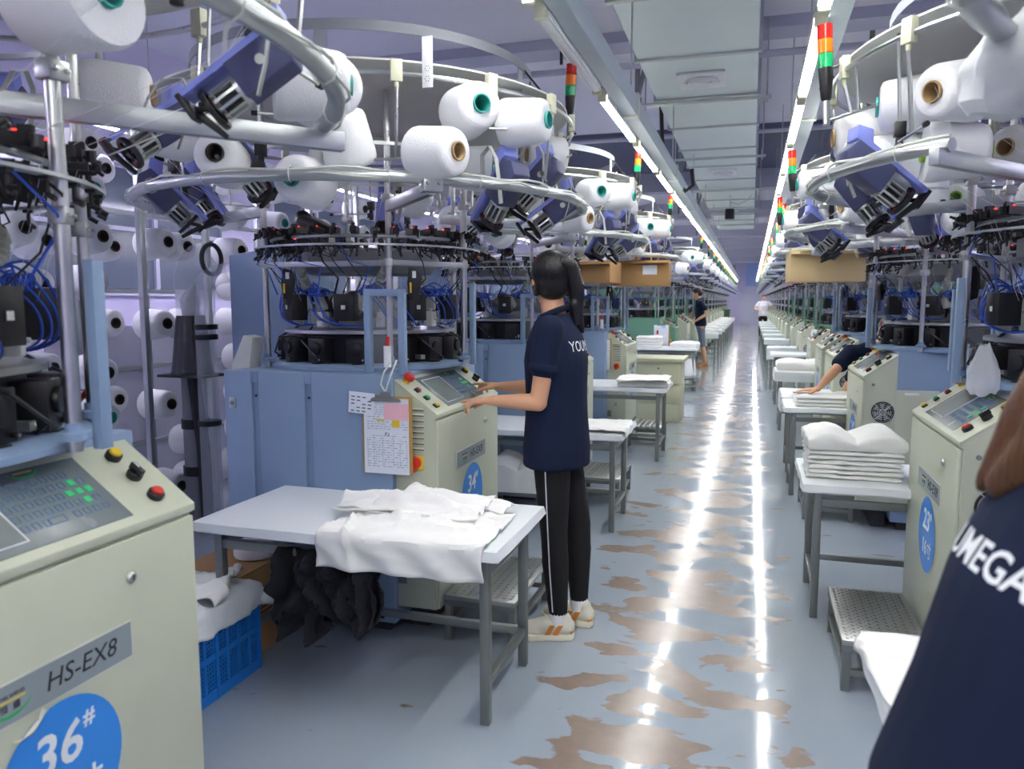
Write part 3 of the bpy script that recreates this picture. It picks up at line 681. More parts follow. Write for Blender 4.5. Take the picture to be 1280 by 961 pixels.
        for k in range(10):
            a = rnd.uniform(0, 2 * pi); b.tube([P3(.36, a, 1.33), P3(.46, a + .1, 1.27), P3(.47, a + .3, 1.2), P3(.42, a + .4, 1.17)], .005, 5)
            a = rnd.uniform(0, 2 * pi); b.cyl(P3(.2, a, 1.35), P3(.33, a + .2, 1.5), .008, n=6); b.box(-.02, .02, -.02, .02, -.025, .025, 0, Matrix.Translation(P3(.26, a, 1.42)))
        tag(b.build('wiring', BLACK, e), kind='stuff')
        b = MB()
        for k in range(12):
            a = rnd.uniform(0, 2 * pi); p = P3(rnd.uniform(.12, .3), a, rnd.uniform(1.38, 1.52)); b.cyl(p, p + Vector((rnd.uniform(-.05, .05), rnd.uniform(-.05, .05), rnd.uniform(.0, .07))), rnd.uniform(.006, .014), n=8)
            p = P3(.4, a, 1.2); b.box(-.015, .03, -.012, .012, -.02, .0, 0, Matrix.Translation(p) @ Matrix.Rotation(a, 4, 'Z'))
        tag(b.build('fittings', GALV, e), kind='stuff')
    # take-down duct ring and corrugated hoses above
    MB().lathe([(.1, 1.58), (.3, 1.58), (.33, 1.61), (.33, 1.68), (.3, 1.69), (.1, 1.69)], n, closed=True).build('suction_drum', GREY, e)
    if lod:
        for a in (-2.2, -.9, 1.2):
            b = MB(); pts = [P3(.3, a, 1.66), P3(.36, a, 1.6), P3(.33, a - .1, 1.52), P3(.2, a - .1, 1.46)]
            cv = [pts[0].lerp(pts[1], t / 5) for t in range(5)] + [pts[1].lerp(pts[2], t / 5) for t in range(5)] + [pts[2].lerp(pts[3], t / 6) for t in range(7)]
            dense = []
            for i in range(len(cv) - 1): dense += [cv[i], cv[i].lerp(cv[i + 1], .5)]
            b.tube(dense, [.021 if i % 2 else .017 for i in range(len(dense))], 10); b.build('corrugated_hose', HOSE, e)
        for s_ in (0, 1):
            pts = [(-.5, .38 - .1 * s_, 1.74), (-.46, .2 - .1 * s_, 1.86), (-.3, -.02 - .1 * s_, 1.84), (-.12, -.1 - .05 * s_, 1.76), (0, -.14, 1.68)]
            MB().tube(pts, .034, 12).build('suction_hose', [HOSE, BLACK][s_] if near else HOSE, e)
        if near: MB().tube([(-.5, .45, 1.74), (-.56, .3, 1.9), (-.44, .1, 1.88), (-.4, .05, 1.78)], .045, 12).build('elbow_hose', BLACK, e)
    # horizontal arms at 1.62 and small black display units hanging on them
    if near:
        MB().box(-.36, .28, -.372, -.348, 1.605, 1.63).build('cross_arm', GALV, e, .003); MB().beam((.28, -.36, 1.62), (.5, 0, 1.62), .024, .024).build('cross_arm', GALV, e, .003)
        for (x, y) in ((-.22, -.39), (.4, -.36)):
            d = MB().prism([(-.02, -.07), (.02, -.08), (.035, .02), (.02, .06), (-.02, .07), (-.03, 0)], -.025, .025, 0, Matrix.Translation((x, y, 1.53)) @ Matrix.Rotation(.5, 4, 'Z') @ Matrix(((1, 0, 0, 0), (0, 0, 1, 0), (0, 1, 0, 0), (0, 0, 0, 1)))).build('oiler_unit', BLACK, e, .006)
            MB().box(-.008, .008, -.027, -.025, .02, .05, 0, Matrix.Translation((x, y, 1.53)) @ Matrix.Rotation(.5, 4, 'Z')).build('unit_display', WHITEP, d)
            MB().box(-.02, -.012, -.027, -.025, -.045, -.0, 0, Matrix.Translation((x, y, 1.53)) @ Matrix.Rotation(.5, 4, 'Z')).build('warning_label', YEL, d)
        MB().cyl((.36, -.55, 1.17), (.36, -.55, 1.26), .016).build('marker_holder', WHITEP, e); MB().cyl((.36, -.55, 1.26), (.365, -.553, 1.3), .008).build('red_marker', RED, e)
    # sensor ring
    MB().tube(arc(.47, 0, 2 * pi, 1.735, 40)[:-1], .008, 6, True).build('sensor_ring', GALV, e)
    if lod: MB().lathe([(.52, 1.69), (.55, 1.69), (.55, 1.698), (.52, 1.698)], 48, closed=True).build('guide_ring', GALV, e)
    nsn = 36 if near else (26 if lod else 14)
    for k in range(nsn):
        a = 2 * pi * k / nsn
        inst('yarn_sensor', SENSOR if k % 5 else SENSOR2, e, P3(.47 + .02 * rnd.random(), a, 1.755), (rnd.uniform(-.15, .15), rnd.uniform(-.1, .1), a + rnd.uniform(-.12, .12)), 1 if lod else 1.4)
        if lod: inst('yarn_sensor', SENSOR2, e, P3(.42, a + .07, 1.715), (.3, .1, a), .8)
        if near or (lod and k % 2): inst('yarn_guide', EYE, e, P3(.535, a + .03, 1.69), (0, 0, a))
    if lod:
        b = MB()
        for k in range(14 if near else 8):
            a = rnd.uniform(0, 2 * pi); da = rnd.uniform(.1, .35); z = 1.72; b.tube([P3(.48, a, z), P3(.54, a + da * .3, z - .06), P3(.52, a + da * .7, z - .08), P3(.47, a + da, z)], .003, 4)
            b.tube([P3(.48, a, z), P3(.5, a + .1, z - .1), P3(.45, a + .2, 1.55), P3(.4, a + .1, 1.48)], .0028, 5)
        tag(b.build('sensor_wiring', BLACK, e), kind='stuff')
        b = MB()
        for k in range(6): a = rnd.uniform(0, 2 * pi); b.tube([P3(.48, a, 1.72), P3(.54, a + .15, 1.62), P3(.5, a + .3, 1.6), P3(.45, a + .2, 1.48)], .0032, 5)
        tag(b.build('sensor_wiring', CABLE, e), kind='stuff')
    # feed-unit tube ring (open arc) with square arms back to the poles
    a0, a1 = R(-182), R(46); rm = 1.06
    MB().tube(arc(rm, a0, a1, 1.9, 40 if near else 20), .0205, 12 if near else 6).build('feed_tube', GALV, e)
    MB().beam(P3(rm + .03, a1, 1.865) + Vector((.03, 0, 0)), (.3, .2, 1.865), .03, .048).build('square_arm', GALV, e, .0012 if near else 0)
    MB().beam(P3(rm + .03, a0, 1.865), (-.36, -.36, 1.865), .03, .048).build('square_arm', GALV, e, .0012 if near else 0)
    MB().beam((rm * cos(R(-50)), rm * sin(R(-50)), 1.865), (.28, -.36, 1.865), .03, .048).build('square_arm', GALV, e, .0012 if near else 0)
    if near:
        inst('tube_bracket', NUT, e, P3(rm, R(-50), 1.88), (0, 0, R(-50)), 1.1)
        b = MB(); 
        for k in range(36):
            a = a0 + (a1 - a0) * k / 35; b.add([], [])
        b.tube([P3(rm + .012 * sin(k * 1.7), a0 + (a1 - a0) * k / 60, 1.925 + .006 * sin(k * 1.1)) for k in range(61)], .0045, 6)
        b.tube([P3(rm + .022 + .01 * sin(k * 1.3), a0 + (a1 - a0) * k / 60, 1.912 - .02 * abs(sin(k * .55))) for k in range(61)], .0035, 6)
        b.build('feed_cable', WCABLE, e)
        b = MB()
        for k in range(12): a = a0 + (a1 - a0) * (k + .5) / 12; b.tube([P3(rm, a, 1.9) + Vector((.026 * cos(t) * cos(a), .026 * cos(t) * sin(a), .03 * sin(t) + .004)) for t in [2 * pi * j / 8 for j in range(8)]], .002, 4, True)
        tag(b.build('cable_ties', WCABLE, e), kind='stuff')
    ua = [R(18), R(-4), R(-26), R(-96), R(-135), R(-168), R(62), R(110)] if lod else [R(10), R(-20), R(-96), R(-140)]
    for i, a in enumerate(ua):
        drop_unit(e, a, 1.985 if i % 2 else 1.9, (.86 if i % 2 else .9) if i < 6 else .7, .95, R(-36 - 8 * (i % 3)), None if near else ('bracket', 'gearbox', 'motor', 'feed_wheel') if lod else ('bracket', 'gearbox'))
        if lod:
            b = MB().cyl(P3(.9, a + .12, 2.02), P3(.93, a + .13, 2.36), .006, n=6); b.build('antenna_rod', GALV, e)
            if near: MB().box(-.018, .018, -.018, .018, 0, .05, 0, Matrix.Translation(P3(.9, a + .12, 2.0))).box(-.012, .012, -.03, .012, -.05, -.02, 0, Matrix.Translation(P3(.9, a + .12, 2.0))).cyl(P3(.9, a + .12, 1.94), P3(.9, a + .12, 2.02), .013, n=8).build('rod_clamp', BLACK, e, .003)
    # creel: cone ring, holders, dust cover, hoop
    MB().tube(arc(1.0, 0, 2 * pi, 2.28, 56 if near else 24)[:-1], .0095, 8 if near else 5, True).build('creel_ring', STEEL, e)
    MB().lathe([(.52, 2.36), (.98, 2.33), (.98, 2.337), (.52, 2.367)], 56 if near else 24, closed=True).build('dust_cover', mat('dust_cover_grey', 'D2D3C9', .5), e)
    MB().lathe([(.0, 2.372), (.55, 2.368), (.55, 2.374), (.0, 2.38)], 36 if near else 14, closed=False).build('top_plate', MATS['dust_cover_grey'], e)
    MB().lathe([(.8, 2.49), (.804, 2.49), (.804, 2.53), (.8, 2.53)], 56 if near else 24, closed=True).build('hoop', mat('hoop_grey', '888D93', .6, .1), e)
    if lod:
        for k in range(5): a = R(-75) + 2 * pi * k / 5; MB().beam(P3(.795, a, 2.36), P3(.795, a, 2.53), .05, .006, 0, (cos(a), sin(a), 0)).build('hoop_strut', GALV, e)
        MB().lathe([(.6, 2.1), (.61, 2.1), (.61, 2.115), (.6, 2.115)], 40 if near else 20, closed=True).build('inner_creel_ring', STEEL, e)
        for k in range(16 if near else 8):
            a = 2 * pi * (k + .5) / (16 if near else 8); inst('clamp', CLAMP, e, P3(1.0, a, 2.28), (0, 0, a))
            b = MB(); p = P3(1.0, a, 2.24); dn = (k % 2); z2 = 1.98 if dn else 2.13
            b.cyl(p, (p.x * .97, p.y * .97, z2), .007, n=6); q = Vector((p.x * .97, p.y * .97, z2)); t = P3(.22, a + (1.1 if k % 3 else -1.2), .0)
            b.cyl(q - t * .6, q + t * .55, .0055, n=6); b.cyl(q + t * .55, q + t * .65, .009, n=8, m=1)
            b.build('cone_holder', [STEEL, BLACK], e)
    else:
        b = MB()
        for k in range(8): a = 2 * pi * k / 8; b.cyl(P3(1.0, a, 2.26), P3(.97, a, 2.0), .008, n=4); b.cyl(P3(.9, a, 2.05), P3(1.12, a + .15, 2.08), .006, n=4)
        tag(b.build('cone_holders', STEEL, e), kind='stuff')
    # signal tower
    tx, ty = .93, .36
    s_ = empty('signal_tower', (tx, ty, 2.33), 0, e)
    s_.rotation_euler = (R(4), R(3), 0)
    MB().cyl((0, 0, -.06), (0, 0, .02), .012, n=8).build('stem', STEEL, s_)
    MB().lathe([(.013, .02), (.018, .03), (.026, .12), (.026, .13), (0, .13)], 16 if near else 8).build('tower_base', BLACK, s_)
    for q, (m, nm) in enumerate(((TGRN, 'green_lens'), (TORG, 'amber_lens'), (TRED, 'red_lens'))): MB().cyl((0, 0, .131 + .05 * q), (0, 0, .179 + .05 * q), .026, n=16 if near else 8).build(nm, m, s_)
    if near:
        MB().tube([(tx, ty, 2.3), (tx + .04, ty - .03, 2.27), (tx, ty - .12, 2.36), (.86, .1, 2.42), (.8, 0, 2.5)], .005, 6).build('tower_cable', BLACK, e)
        b = MB()
        for k in range(18):
            a = rnd.uniform(0, 2 * pi); b.tube([P3(.98, a, 2.1), P3(.85, a + rnd.uniform(-.1, .1), 1.95), P3(.5, a + rnd.uniform(-.2, .2), 1.76)], .0007, 3)
            b.tube([P3(.5, a, 1.74), P3(.4, a + .1, 1.45)], .0006, 3)
        tag(b.build('yarn_ends', YARN, e), kind='stuff')
    return e
rnd = random.Random(5)
m2 = machine(2, BLUE, rnd); s2 = snapshot(m2)
m1 = machine(1, GREEN, rnd); s1 = snapshot(m1)
m0 = machine(0, GREEN, rnd); s0 = snapshot(m0)
for n, o in UNIT: bpy.data.objects.remove(o)
LM = [1.23, 3.5, 5.85, 8.4]; RM = [.95, 3.32, 5.65, 7.95]
names = ['nearest', 'second nearest', 'third', 'fourth']
m2.location = (-1.83, LM[0], 0); tag(m2, 'blue circular knitting machine nearest the camera in the left row, behind cabinet 36', 'machine')
dl = ['', 'blue circular knitting machine in front of the ponytailed woman', 'blue circular knitting machine seen just past the ponytailed woman', 'blue circular knitting machine behind the drawer unit, fourth in the left row']
drr = ['blue circular knitting machine above the foreground woman, mostly outside the frame', 'blue circular knitting machine behind cabinet 23 in the right row', 'blue circular knitting machine behind the cabinet with the fan', 'blue circular knitting machine beyond the bending worker']
for k in range(1, 4): dup(s2, (-1.83, LM[k], 0), 0, dl[k])
for k in range(4):
    o = dup(s2, (1.275, RM[k], 0), pi, drr[k])
    for c in o.children:
        if c.name.startswith('signal_tower'): c.location = (1.05, .36, 2.12)
        if c.name.startswith('tower_cable'): c.location = (.1, 0, -.08)
m2.location.y = 1.07
us = [c for c in m2.children if c.name.startswith('yarn_feed_unit')]
for c in us[1:3]:
    for q in list(c.children): bpy.data.objects.remove(q)
    bpy.data.objects.remove(c)
L1 = [13.9, 16.4, 18.7, 21.0]; R1 = [10.3, 12.6, 15.6, 17.9]
ords = ['first', 'second', 'third', 'fourth']
m1.location = (-1.83, L1[0], 0); tag(m1, 'green circular knitting machine left of the standing man, first green one in the left row', 'machine')
for k in range(1, 4): dup(s1, (-1.83, L1[k], 0), 0, 'green circular knitting machine, %s green one in the left row' % ords[k])
for k in range(4): dup(s1, (1.275, R1[k], 0), pi, 'green circular knitting machine, %s green one in the right row' % ords[k])
m0.location = (-1.83, 23.3, 0); tag(m0, 'small distant knitting machine in the far left row', 'machine', 'distant machines of the left row')
for k in range(1, 11): dup(s0, (-1.83, 23.3 + 2.3 * k, 0), 0)
for k in range(12): dup(s0, (1.275, 20.2 + 2.3 * k, 0), pi, 'small distant knitting machine in the far right row', 'distant machines of the right row')

for c in m2.children:
    if c.name.startswith('yarn_feed_unit'): c.scale = (.72, .72, .72)
for c in m2.children:   # the nearest machine stands slightly nearer; its aisle-side pole and post stay put
    if c.type == 'MESH' and c.name.split('.')[0] in ('pole', 'pole_foot', 'guard_post') and sum(v.co.x for v in c.data.vertices) / len(c.data.vertices) > .45: c.location.y += .16
    if c.name.startswith('pole_clamp') and c.location.x > .45: c.location.y += .16
mw = [o for o in COL.objects if o.get('label') == dl[1]][0]
pp = MB().box(-.02, .02, -.002, .002, 0, .175).build('perforated_plate', WHITEP, mw, .001); pp.location = (.71, -.9, 2.2)
for q in range(2):
    for r_ in range(6): MB().cyl((.009 * cos(r_ * pi / 3), -.0025, .03 + .035 * q + .009 * sin(r_ * pi / 3)), (.009 * cos(r_ * pi / 3), -.0015, .03 + .035 * q + .009 * sin(r_ * pi / 3)), .0018, n=8).build('hole', BLACK, pp)
# ------------------------------------------------------------------ yarn cones
def cone_proto(core, name='yarn_cone', sc=1.0):
    o = MB().lathe([(.03, 0), (.094, 0), (.1, .012), (.1, .03), (.086, .165), (.08, .18), (.066, .188), (.036, .19), (.03, .186), (.03, 0)], 28).build(name, YARN)
    c = MB().lathe([(.0315, -.012), (.0315, -.002), (.0315, .19), (.0345, .193), (.034, .2), (.029, .2), (.026, .188), (.027, -.012)], 20, closed=True).build('core_tube', core, o)
    MB().lathe([(0, .02), (.027, .02)], 16).build('core_bottom', HOLE, c)
    return o
CN = {'teal': cone_proto(TEAL), 'brown': cone_proto(CARDT), 'lime': cone_proto(LIME), 'dark': cone_proto(mat('dark_card', '3A3230', .7))}
CS = {k: snapshot(v) for k, v in CN.items()}; cused = set()
def put_cone(kind, pos, d, label, group, sc=1.0, up=(0, 0, 1)):
    if kind not in cused: o = CN[kind]; cused.add(kind)
    else: o = copy_snap(CS[kind])
    q = dirM((0, 0, 0), d, up).to_3x3().to_euler()
    o.location = pos; o.rotation_euler = q; o.scale = (sc,) * 3; tag(o, label, 'yarn cone', group); return o
CL = [  # local position of the centre, axis, core, how it hangs
    ((.72, -.84, 1.985), (1, -.35, -.05), 'brown', 'pointing aislewards, lowest in front'),
    ((.80, -.70, 2.165), (.7, -.75, .0), 'teal', 'facing the camera, high in front'),
    ((.93, -.42, 2.17), (1, -.1, 0), 'teal', 'pointing aislewards at the right'),
    ((.36, -.86, 2.06), (.05, -.45, .85), 'brown', 'upright in front'),
    ((.62, -.25, 2.03), (-.9, -.4, .05), 'teal', 'pointing away inside the creel'),
    ((.15, -.62, 2.02), (.5, -.8, .1), 'lime', 'facing the camera, deep inside'),
    ((-.12, -.95, 1.99), (.35, -.9, .05), 'dark', 'facing the camera at the left'),
    ((.2, -.9, 1.9), (.1, -1, .0), 'teal', 'facing the camera, low in front'),
    ((-.5, -.8, 2.13), (-.4, -.9, 0), 'dark', 'at the left of the creel'),
    ((.86, .2, 2.15), (.9, .4, 0), 'brown', 'at the far right of the creel'),
    ((.7, .62, 2.02), (.8, .6, 0), 'teal', 'at the back of the creel'),
    ((-.1, .8, 2.1), (.8, .5, 0), 'brown', 'deep at the back of the creel'),
]
def cones_for(cx, cy, flip, who, items, grp):
    for (p, d, k, how) in items:
        if flip: p = (-p[0], p[1], p[2]); d = (-d[0], d[1], d[2])
        dv = Vector(d).normalized()
        c = Vector((cx + p[0], cy + p[1], p[2])) - dv * .095
        put_cone(k, c, d, ('white %s-core yarn cone %s, %s' % (k, how, who)) if who else None, grp)
cones_for(-1.83, 3.5, False, 'above the ponytailed woman', CL, 'yarn cones on the creel above the woman')
cones_for(-1.83, 5.85, False, 'past the woman', CL, 'yarn cones on the third left creel')
cones_for(-1.83, 8.4, False, 'over the drawer unit', CL[:8], 'yarn cones on the fourth left creel')
for (p, d, kd, how) in [((.50, 3.05, 2.13), (-1, .1, 0), 'teal', 'pointing at the aisle, second from the camera'), ((.60, 2.86, 2.12), (-.75, -.6, -.12), 'brown', 'tilted towards the camera, nearest'), ((.38, 3.3, 2.08), (-1, -.05, -.05), 'brown', 'pointing at the aisle, beside the signal tower'),
        ((.46, 3.12, 1.95), (-1, .1, .1), 'lime', 'half behind the motor, left'), ((.64, 2.98, 1.95), (1, 0, 0), 'lime', 'half behind the motor, right'), ((.9, 2.7, 1.86), (-.4, -.8, 0), 'teal', 'low under the feed tube, right'), ((1.0, 3.6, 2.05), (-.7, -.7, 0), 'brown', 'deep inside the creel')]:
    put_cone(kd, Vector(p) - Vector(d).normalized() * .095, d, 'white yarn cone over cabinet 23, %s core, %s' % (kd, how), 'yarn cones on the creel over cabinet 23')
cones_for(1.275, 5.65, True, 'over the fan cabinet', CL[:9], 'yarn cones on the creel over the fan cabinet')
cones_for(1.275, 7.95, True, 'beyond the bending worker', CL[:7], 'yarn cones beyond the bending worker')
cones_for(-1.83, 1.23, False, 'at the upper left', [CL[11], CL[10]], 'yarn cones on the nearest left creel')
put_cone('teal', (-1.16, 1.20, 2.02), (-1, .05, -.06), 'big white yarn cone close overhead at the top left, lying on its side', None)
put_cone('brown', (-1.2, 1.95, 2.02), (.9, -.5, 0), 'white yarn cone half behind the big curved tube and motor at the upper left', None, .9)
k = 0
for ms, X, fl_ in ((L1 + [23.3, 25.6, 27.9], -1.83, False), (R1 + [20.2, 22.5, 24.8], 1.275, True)):
    for y in ms:
        for (p, d, kd, how) in CL[:4]:
            if fl_: p = (-p[0], p[1], p[2]); d = (-d[0], d[1], d[2])
            put_cone(kd, Vector((X + p[0], y + p[1], p[2])) - Vector(d).normalized() * .095, d, 'small distant white yarn cone with %s core on a far %s creel' % (kd, 'right' if fl_ else 'left'), 'distant cones with %s core on %s creels' % (kd, 'right' if fl_ else 'left'))
# cone rack standing behind the left row
rk = empty('cone_rack', (-3.75, 4.6, 0)); tag(rk, 'tall pale metal rack holding rows of yarn cones behind the left machines', 'rack')
for yy in (-2.3, -1.85, -1.35, -.78, -.2, .45, 1.1, 1.9, 2.7):
    for xx in (-.3, .22):
        MB().box(xx - .018, xx + .018, yy - .02, yy + .02, 0, 2.5).build('rack_post', GALV, rk, .003)
for zz in (.45, .98, 1.5, 2.02, 2.45):
    MB().box(-.29, -.25, -2.3, 2.7, zz, zz + .03).build('rack_rail', GALV, rk)
cz = [.28, .53, .79, 1.045, 1.30, 1.55, 1.80, 2.05, 2.3]; cy_ = [2.55, 3.02, 3.46, 3.98, 4.2, 4.75, 5.3, 5.9, 6.6]
gnames = {2.55: 'first', 3.02: 'second', 3.46: 'third', 3.98: 'fourth', 4.2: 'fifth', 4.75: 'sixth', 5.3: 'seventh', 5.9: 'eighth', 6.6: 'ninth'}
row = ['lowest', 'second', 'third', 'fourth', 'fifth', 'sixth', 'seventh', 'eighth', 'topmost']
skip = {(3.46, 1.30), (4.2, 1.045), (4.2, 1.55), (3.98, 1.55), (3.98, 1.045), (3.98, .53), (3.98, 2.05), (4.2, .79), (4.2, 2.05)}
for y in cy_:
    for i, z in enumerate(cz):
        if (y, z) in skip: continue
        kd = 'teal' if (i in (2, 7) and y in (3.46, 2.55, 5.3)) else 'dark'
        jx = rnd.uniform(-.03, .03)
        put_cone(kd, (-3.66 + jx, y, z), (1, rnd.uniform(-.12, -.02), rnd.uniform(-.02, .1)), 'white yarn cone on the rack, %s core, %s column from the left, %s row up' % (kd, gnames[y], row[i]), 'cones on the left rack', 1.0)
        if y in (3.02, 3.46, 3.98) and i > 1: put_cone('dark', (-4.2 + jx, y + .12, z), (1, -.05, .02), 'white yarn cone in the rear layer of the cone rack behind the left machines', 'rear cones on the left rack', 1.05)
MB().box(-.3, .0, -2.3, -2.28, 0, .9).build('rack_panel', WALLM, rk)
MB().box(-.34, -.33, -1.0, 2.6, .0, 1.28).build('rack_backsheet', mat('pale_sheet', 'D8D6E8', .7), rk)
for yy in (-1.42,): MB().box(-.27, -.24, yy, yy + .02, .75, 1.4).build('orange_strap', mat('orange_strap', 'D85A20', .5), rk)

# ------------------------------------------------------------------ waste suction canister, tubes behind machine
cn = empty('suction_canister', (-3.3, 3.95, 0)); tag(cn, 'clear elbow pipe over a dark tapered filter canister in front of the cone rack', 'filter')
MB().lathe([(.0, 1.0), (.13, 1.0), (.13, 1.01), (.125, 1.02), (.085, 1.36), (0, 1.36)], 24).build('filter_cone', mat('smoked_plastic', '3E4046', .15, alpha=.88, var=0), cn)
MB().box(-.17, .17, -.12, .12, .985, 1.0).build('canister_shelf', DGREY, cn)
pts = [(0, 0, 1.36), (-.0, 0, 1.5), (.0, 0, 1.6), (.04, 0, 1.68), (.1, 0, 1.715), (.17, 0, 1.7)]
MB().tube(spl(pts), .085, 16, caps=False).build('clear_elbow', CLEAR, cn)
MB().tube([(.17, .09 * cos(t), 1.7 + .09 * sin(t)) for t in [2 * pi * i / 20 for i in range(20)]], .014, 8, True).build('elbow_rim', DGREY, cn)
MB().tube([(0, 0, 1.37), (.01, -.02, 1.45), (.04, 0, 1.55)], [.05, .055, .02], 10).build('lint_bag', YARN, cn)
MB().tube([(0, .0, .98), (.02, 0, .8), (.05, 0, .55), (.06, 0, .2), (.06, 0, 0)], .04, 12).build('drain_hose', BLACK, cn)
MB().cyl((-.05, .06, 0), (-.05, .06, .98), .075, n=18).build('down_pipe', GREY, cn)
for z in (.65, .35): MB().cyl((-.05, .06, z), (-.05, .06, z + .06), .085, n=18).build('pipe_clip', BLACK, cn)
c2 = empty('clear_pipe', (-3.12, 3.86, 0)); tag(c2, 'tall clear suction pipe with dark rings beside the filter canister', 'pipe')
MB().tube(spl([(0, 0, 0), (0, 0, .8), (0, 0, 1.45), (.03, .02, 1.58), (.14, .06, 1.62)]), .06, 16, caps=False).build('pipe_body', CLEAR, c2)
for z in (1.22, 1.28, .7): MB().lathe([(.06, z), (.068, z), (.068, z + .03), (.06, z + .03)], 20, closed=True).build('pipe_ring', BLACK, c2)
pl = MB().tube([(-1.68, 1.52, 1.17), (-1.66, 1.52, 1.21), (-1.6, 1.5, 1.205), (-1.55, 1.49, 1.235)], [.008, .009, .009, .007], 8).tube([(-1.68, 1.54, 1.17), (-1.69, 1.54, 1.2), (-1.66, 1.54, 1.225)], .008, 8).build('pliers', mat('red_grip', 'B8281E', .4))
tag(pl, 'pliers with curved red grips lying behind the cabinet numbered 36', 'pliers')

# ------------------------------------------------------------------ work tables with padded white covers
def fnoise(x, y, s=0.0): return noise.noise(Vector((x, y, s)))
def cover_mesh(x0, x1, y0, y1, zt, drop, seed, amp=.004):
    """thin padded cloth over a table top, with a rolled edge and slightly sagging hem"""
    nx, ny = 46, 26; dx = (x1 - x0) / 2; dy = (y1 - y0) / 2; cx = (x0 + x1) / 2; cy = (y0 + y1) / 2
    V = []; F = []; ext = drop + .01
    for j in range(ny + 1):
        for i in range(nx + 1):
            u = -dx - ext + (2 * dx + 2 * ext) * i / nx; v = -dy - ext + (2 * dy + 2 * ext) * j / ny
            ox = max(0, abs(u) - dx); oy = max(0, abs(v) - dy); d = min(ext, math.hypot(ox, oy) if ox and oy else max(ox, oy)); px = max(-dx, min(dx, u)); py = max(-dy, min(dy, v))
            d = max(ox, oy)
            out = .014 * min(1, d / .02); wv = fnoise(u * 7, v * 7, seed) * .012 * min(1, d / .05)
            X = cx + px + (math.copysign(out + wv, u) if ox else 0); Y = cy + py + (math.copysign(out + wv, v) if oy else 0)
            Z = zt + .012 + fnoise(u * 4, v * 4, seed + 3) * amp - (max(0, d - .012)) * (1 + .25 * fnoise(u * 3, v * 3, seed + 9)) - (.012 * min(1, d / .02) ** 2)
            V.append((X, Y, Z))
    for j in range(ny):
        for i in range(nx): a = j * (nx + 1) + i; F.append((a, a + 1, a + nx + 2, a + nx + 1))
    return MB().add(V, F, 0, True)
def table(x0, x1, y0, y1, h, label, lx=.06, drop=.022, seed=0, rail=True, hang=None, cover=SHEET, slant=0):
    e = empty('work_table', ((x0 + x1) / 2, (y0 + y1) / 2, 0)); tag(e, label, 'table'); hx = (x1 - x0) / 2; hy = (y1 - y0) / 2
    MB().box(-hx, hx, -hy, hy, h - .03, h).build('table_top', WHITEP, e, .008)
    ax, ay = hx - lx, hy - .07
    for sx in (-1, 1):
        for sy in (-1, 1):
            MB().box(sx * ax - .017, sx * ax + .017, sy * ay - .017, sy * ay + .017, 0, h - .03).build('leg', DSTEEL, e, .003)
    for sy in (-1, 1): MB().box(-ax, ax, sy * ay - .014, sy * ay + .014, h - .1, h - .065).build('apron_rail', DSTEEL, e, .003)
    for sx in (-1, 1):
        MB().box(sx * ax - .014, sx * ax + .014, -ay, ay, h - .1, h - .065).build('apron_rail', DSTEEL, e, .003)
        MB().box(sx * ax - .014, sx * ax + .014, -ay, ay, .13, .16).build('side_stretcher', DSTEEL, e, .003)
    MB().box(-ax, ax, ay - .014, ay + .014, .13, .16).build('long_stretcher', DSTEEL, e, .003)
    cover_mesh(-hx, hx, -hy, hy, h, drop, seed).build('table_cover', cover, e)
    return e
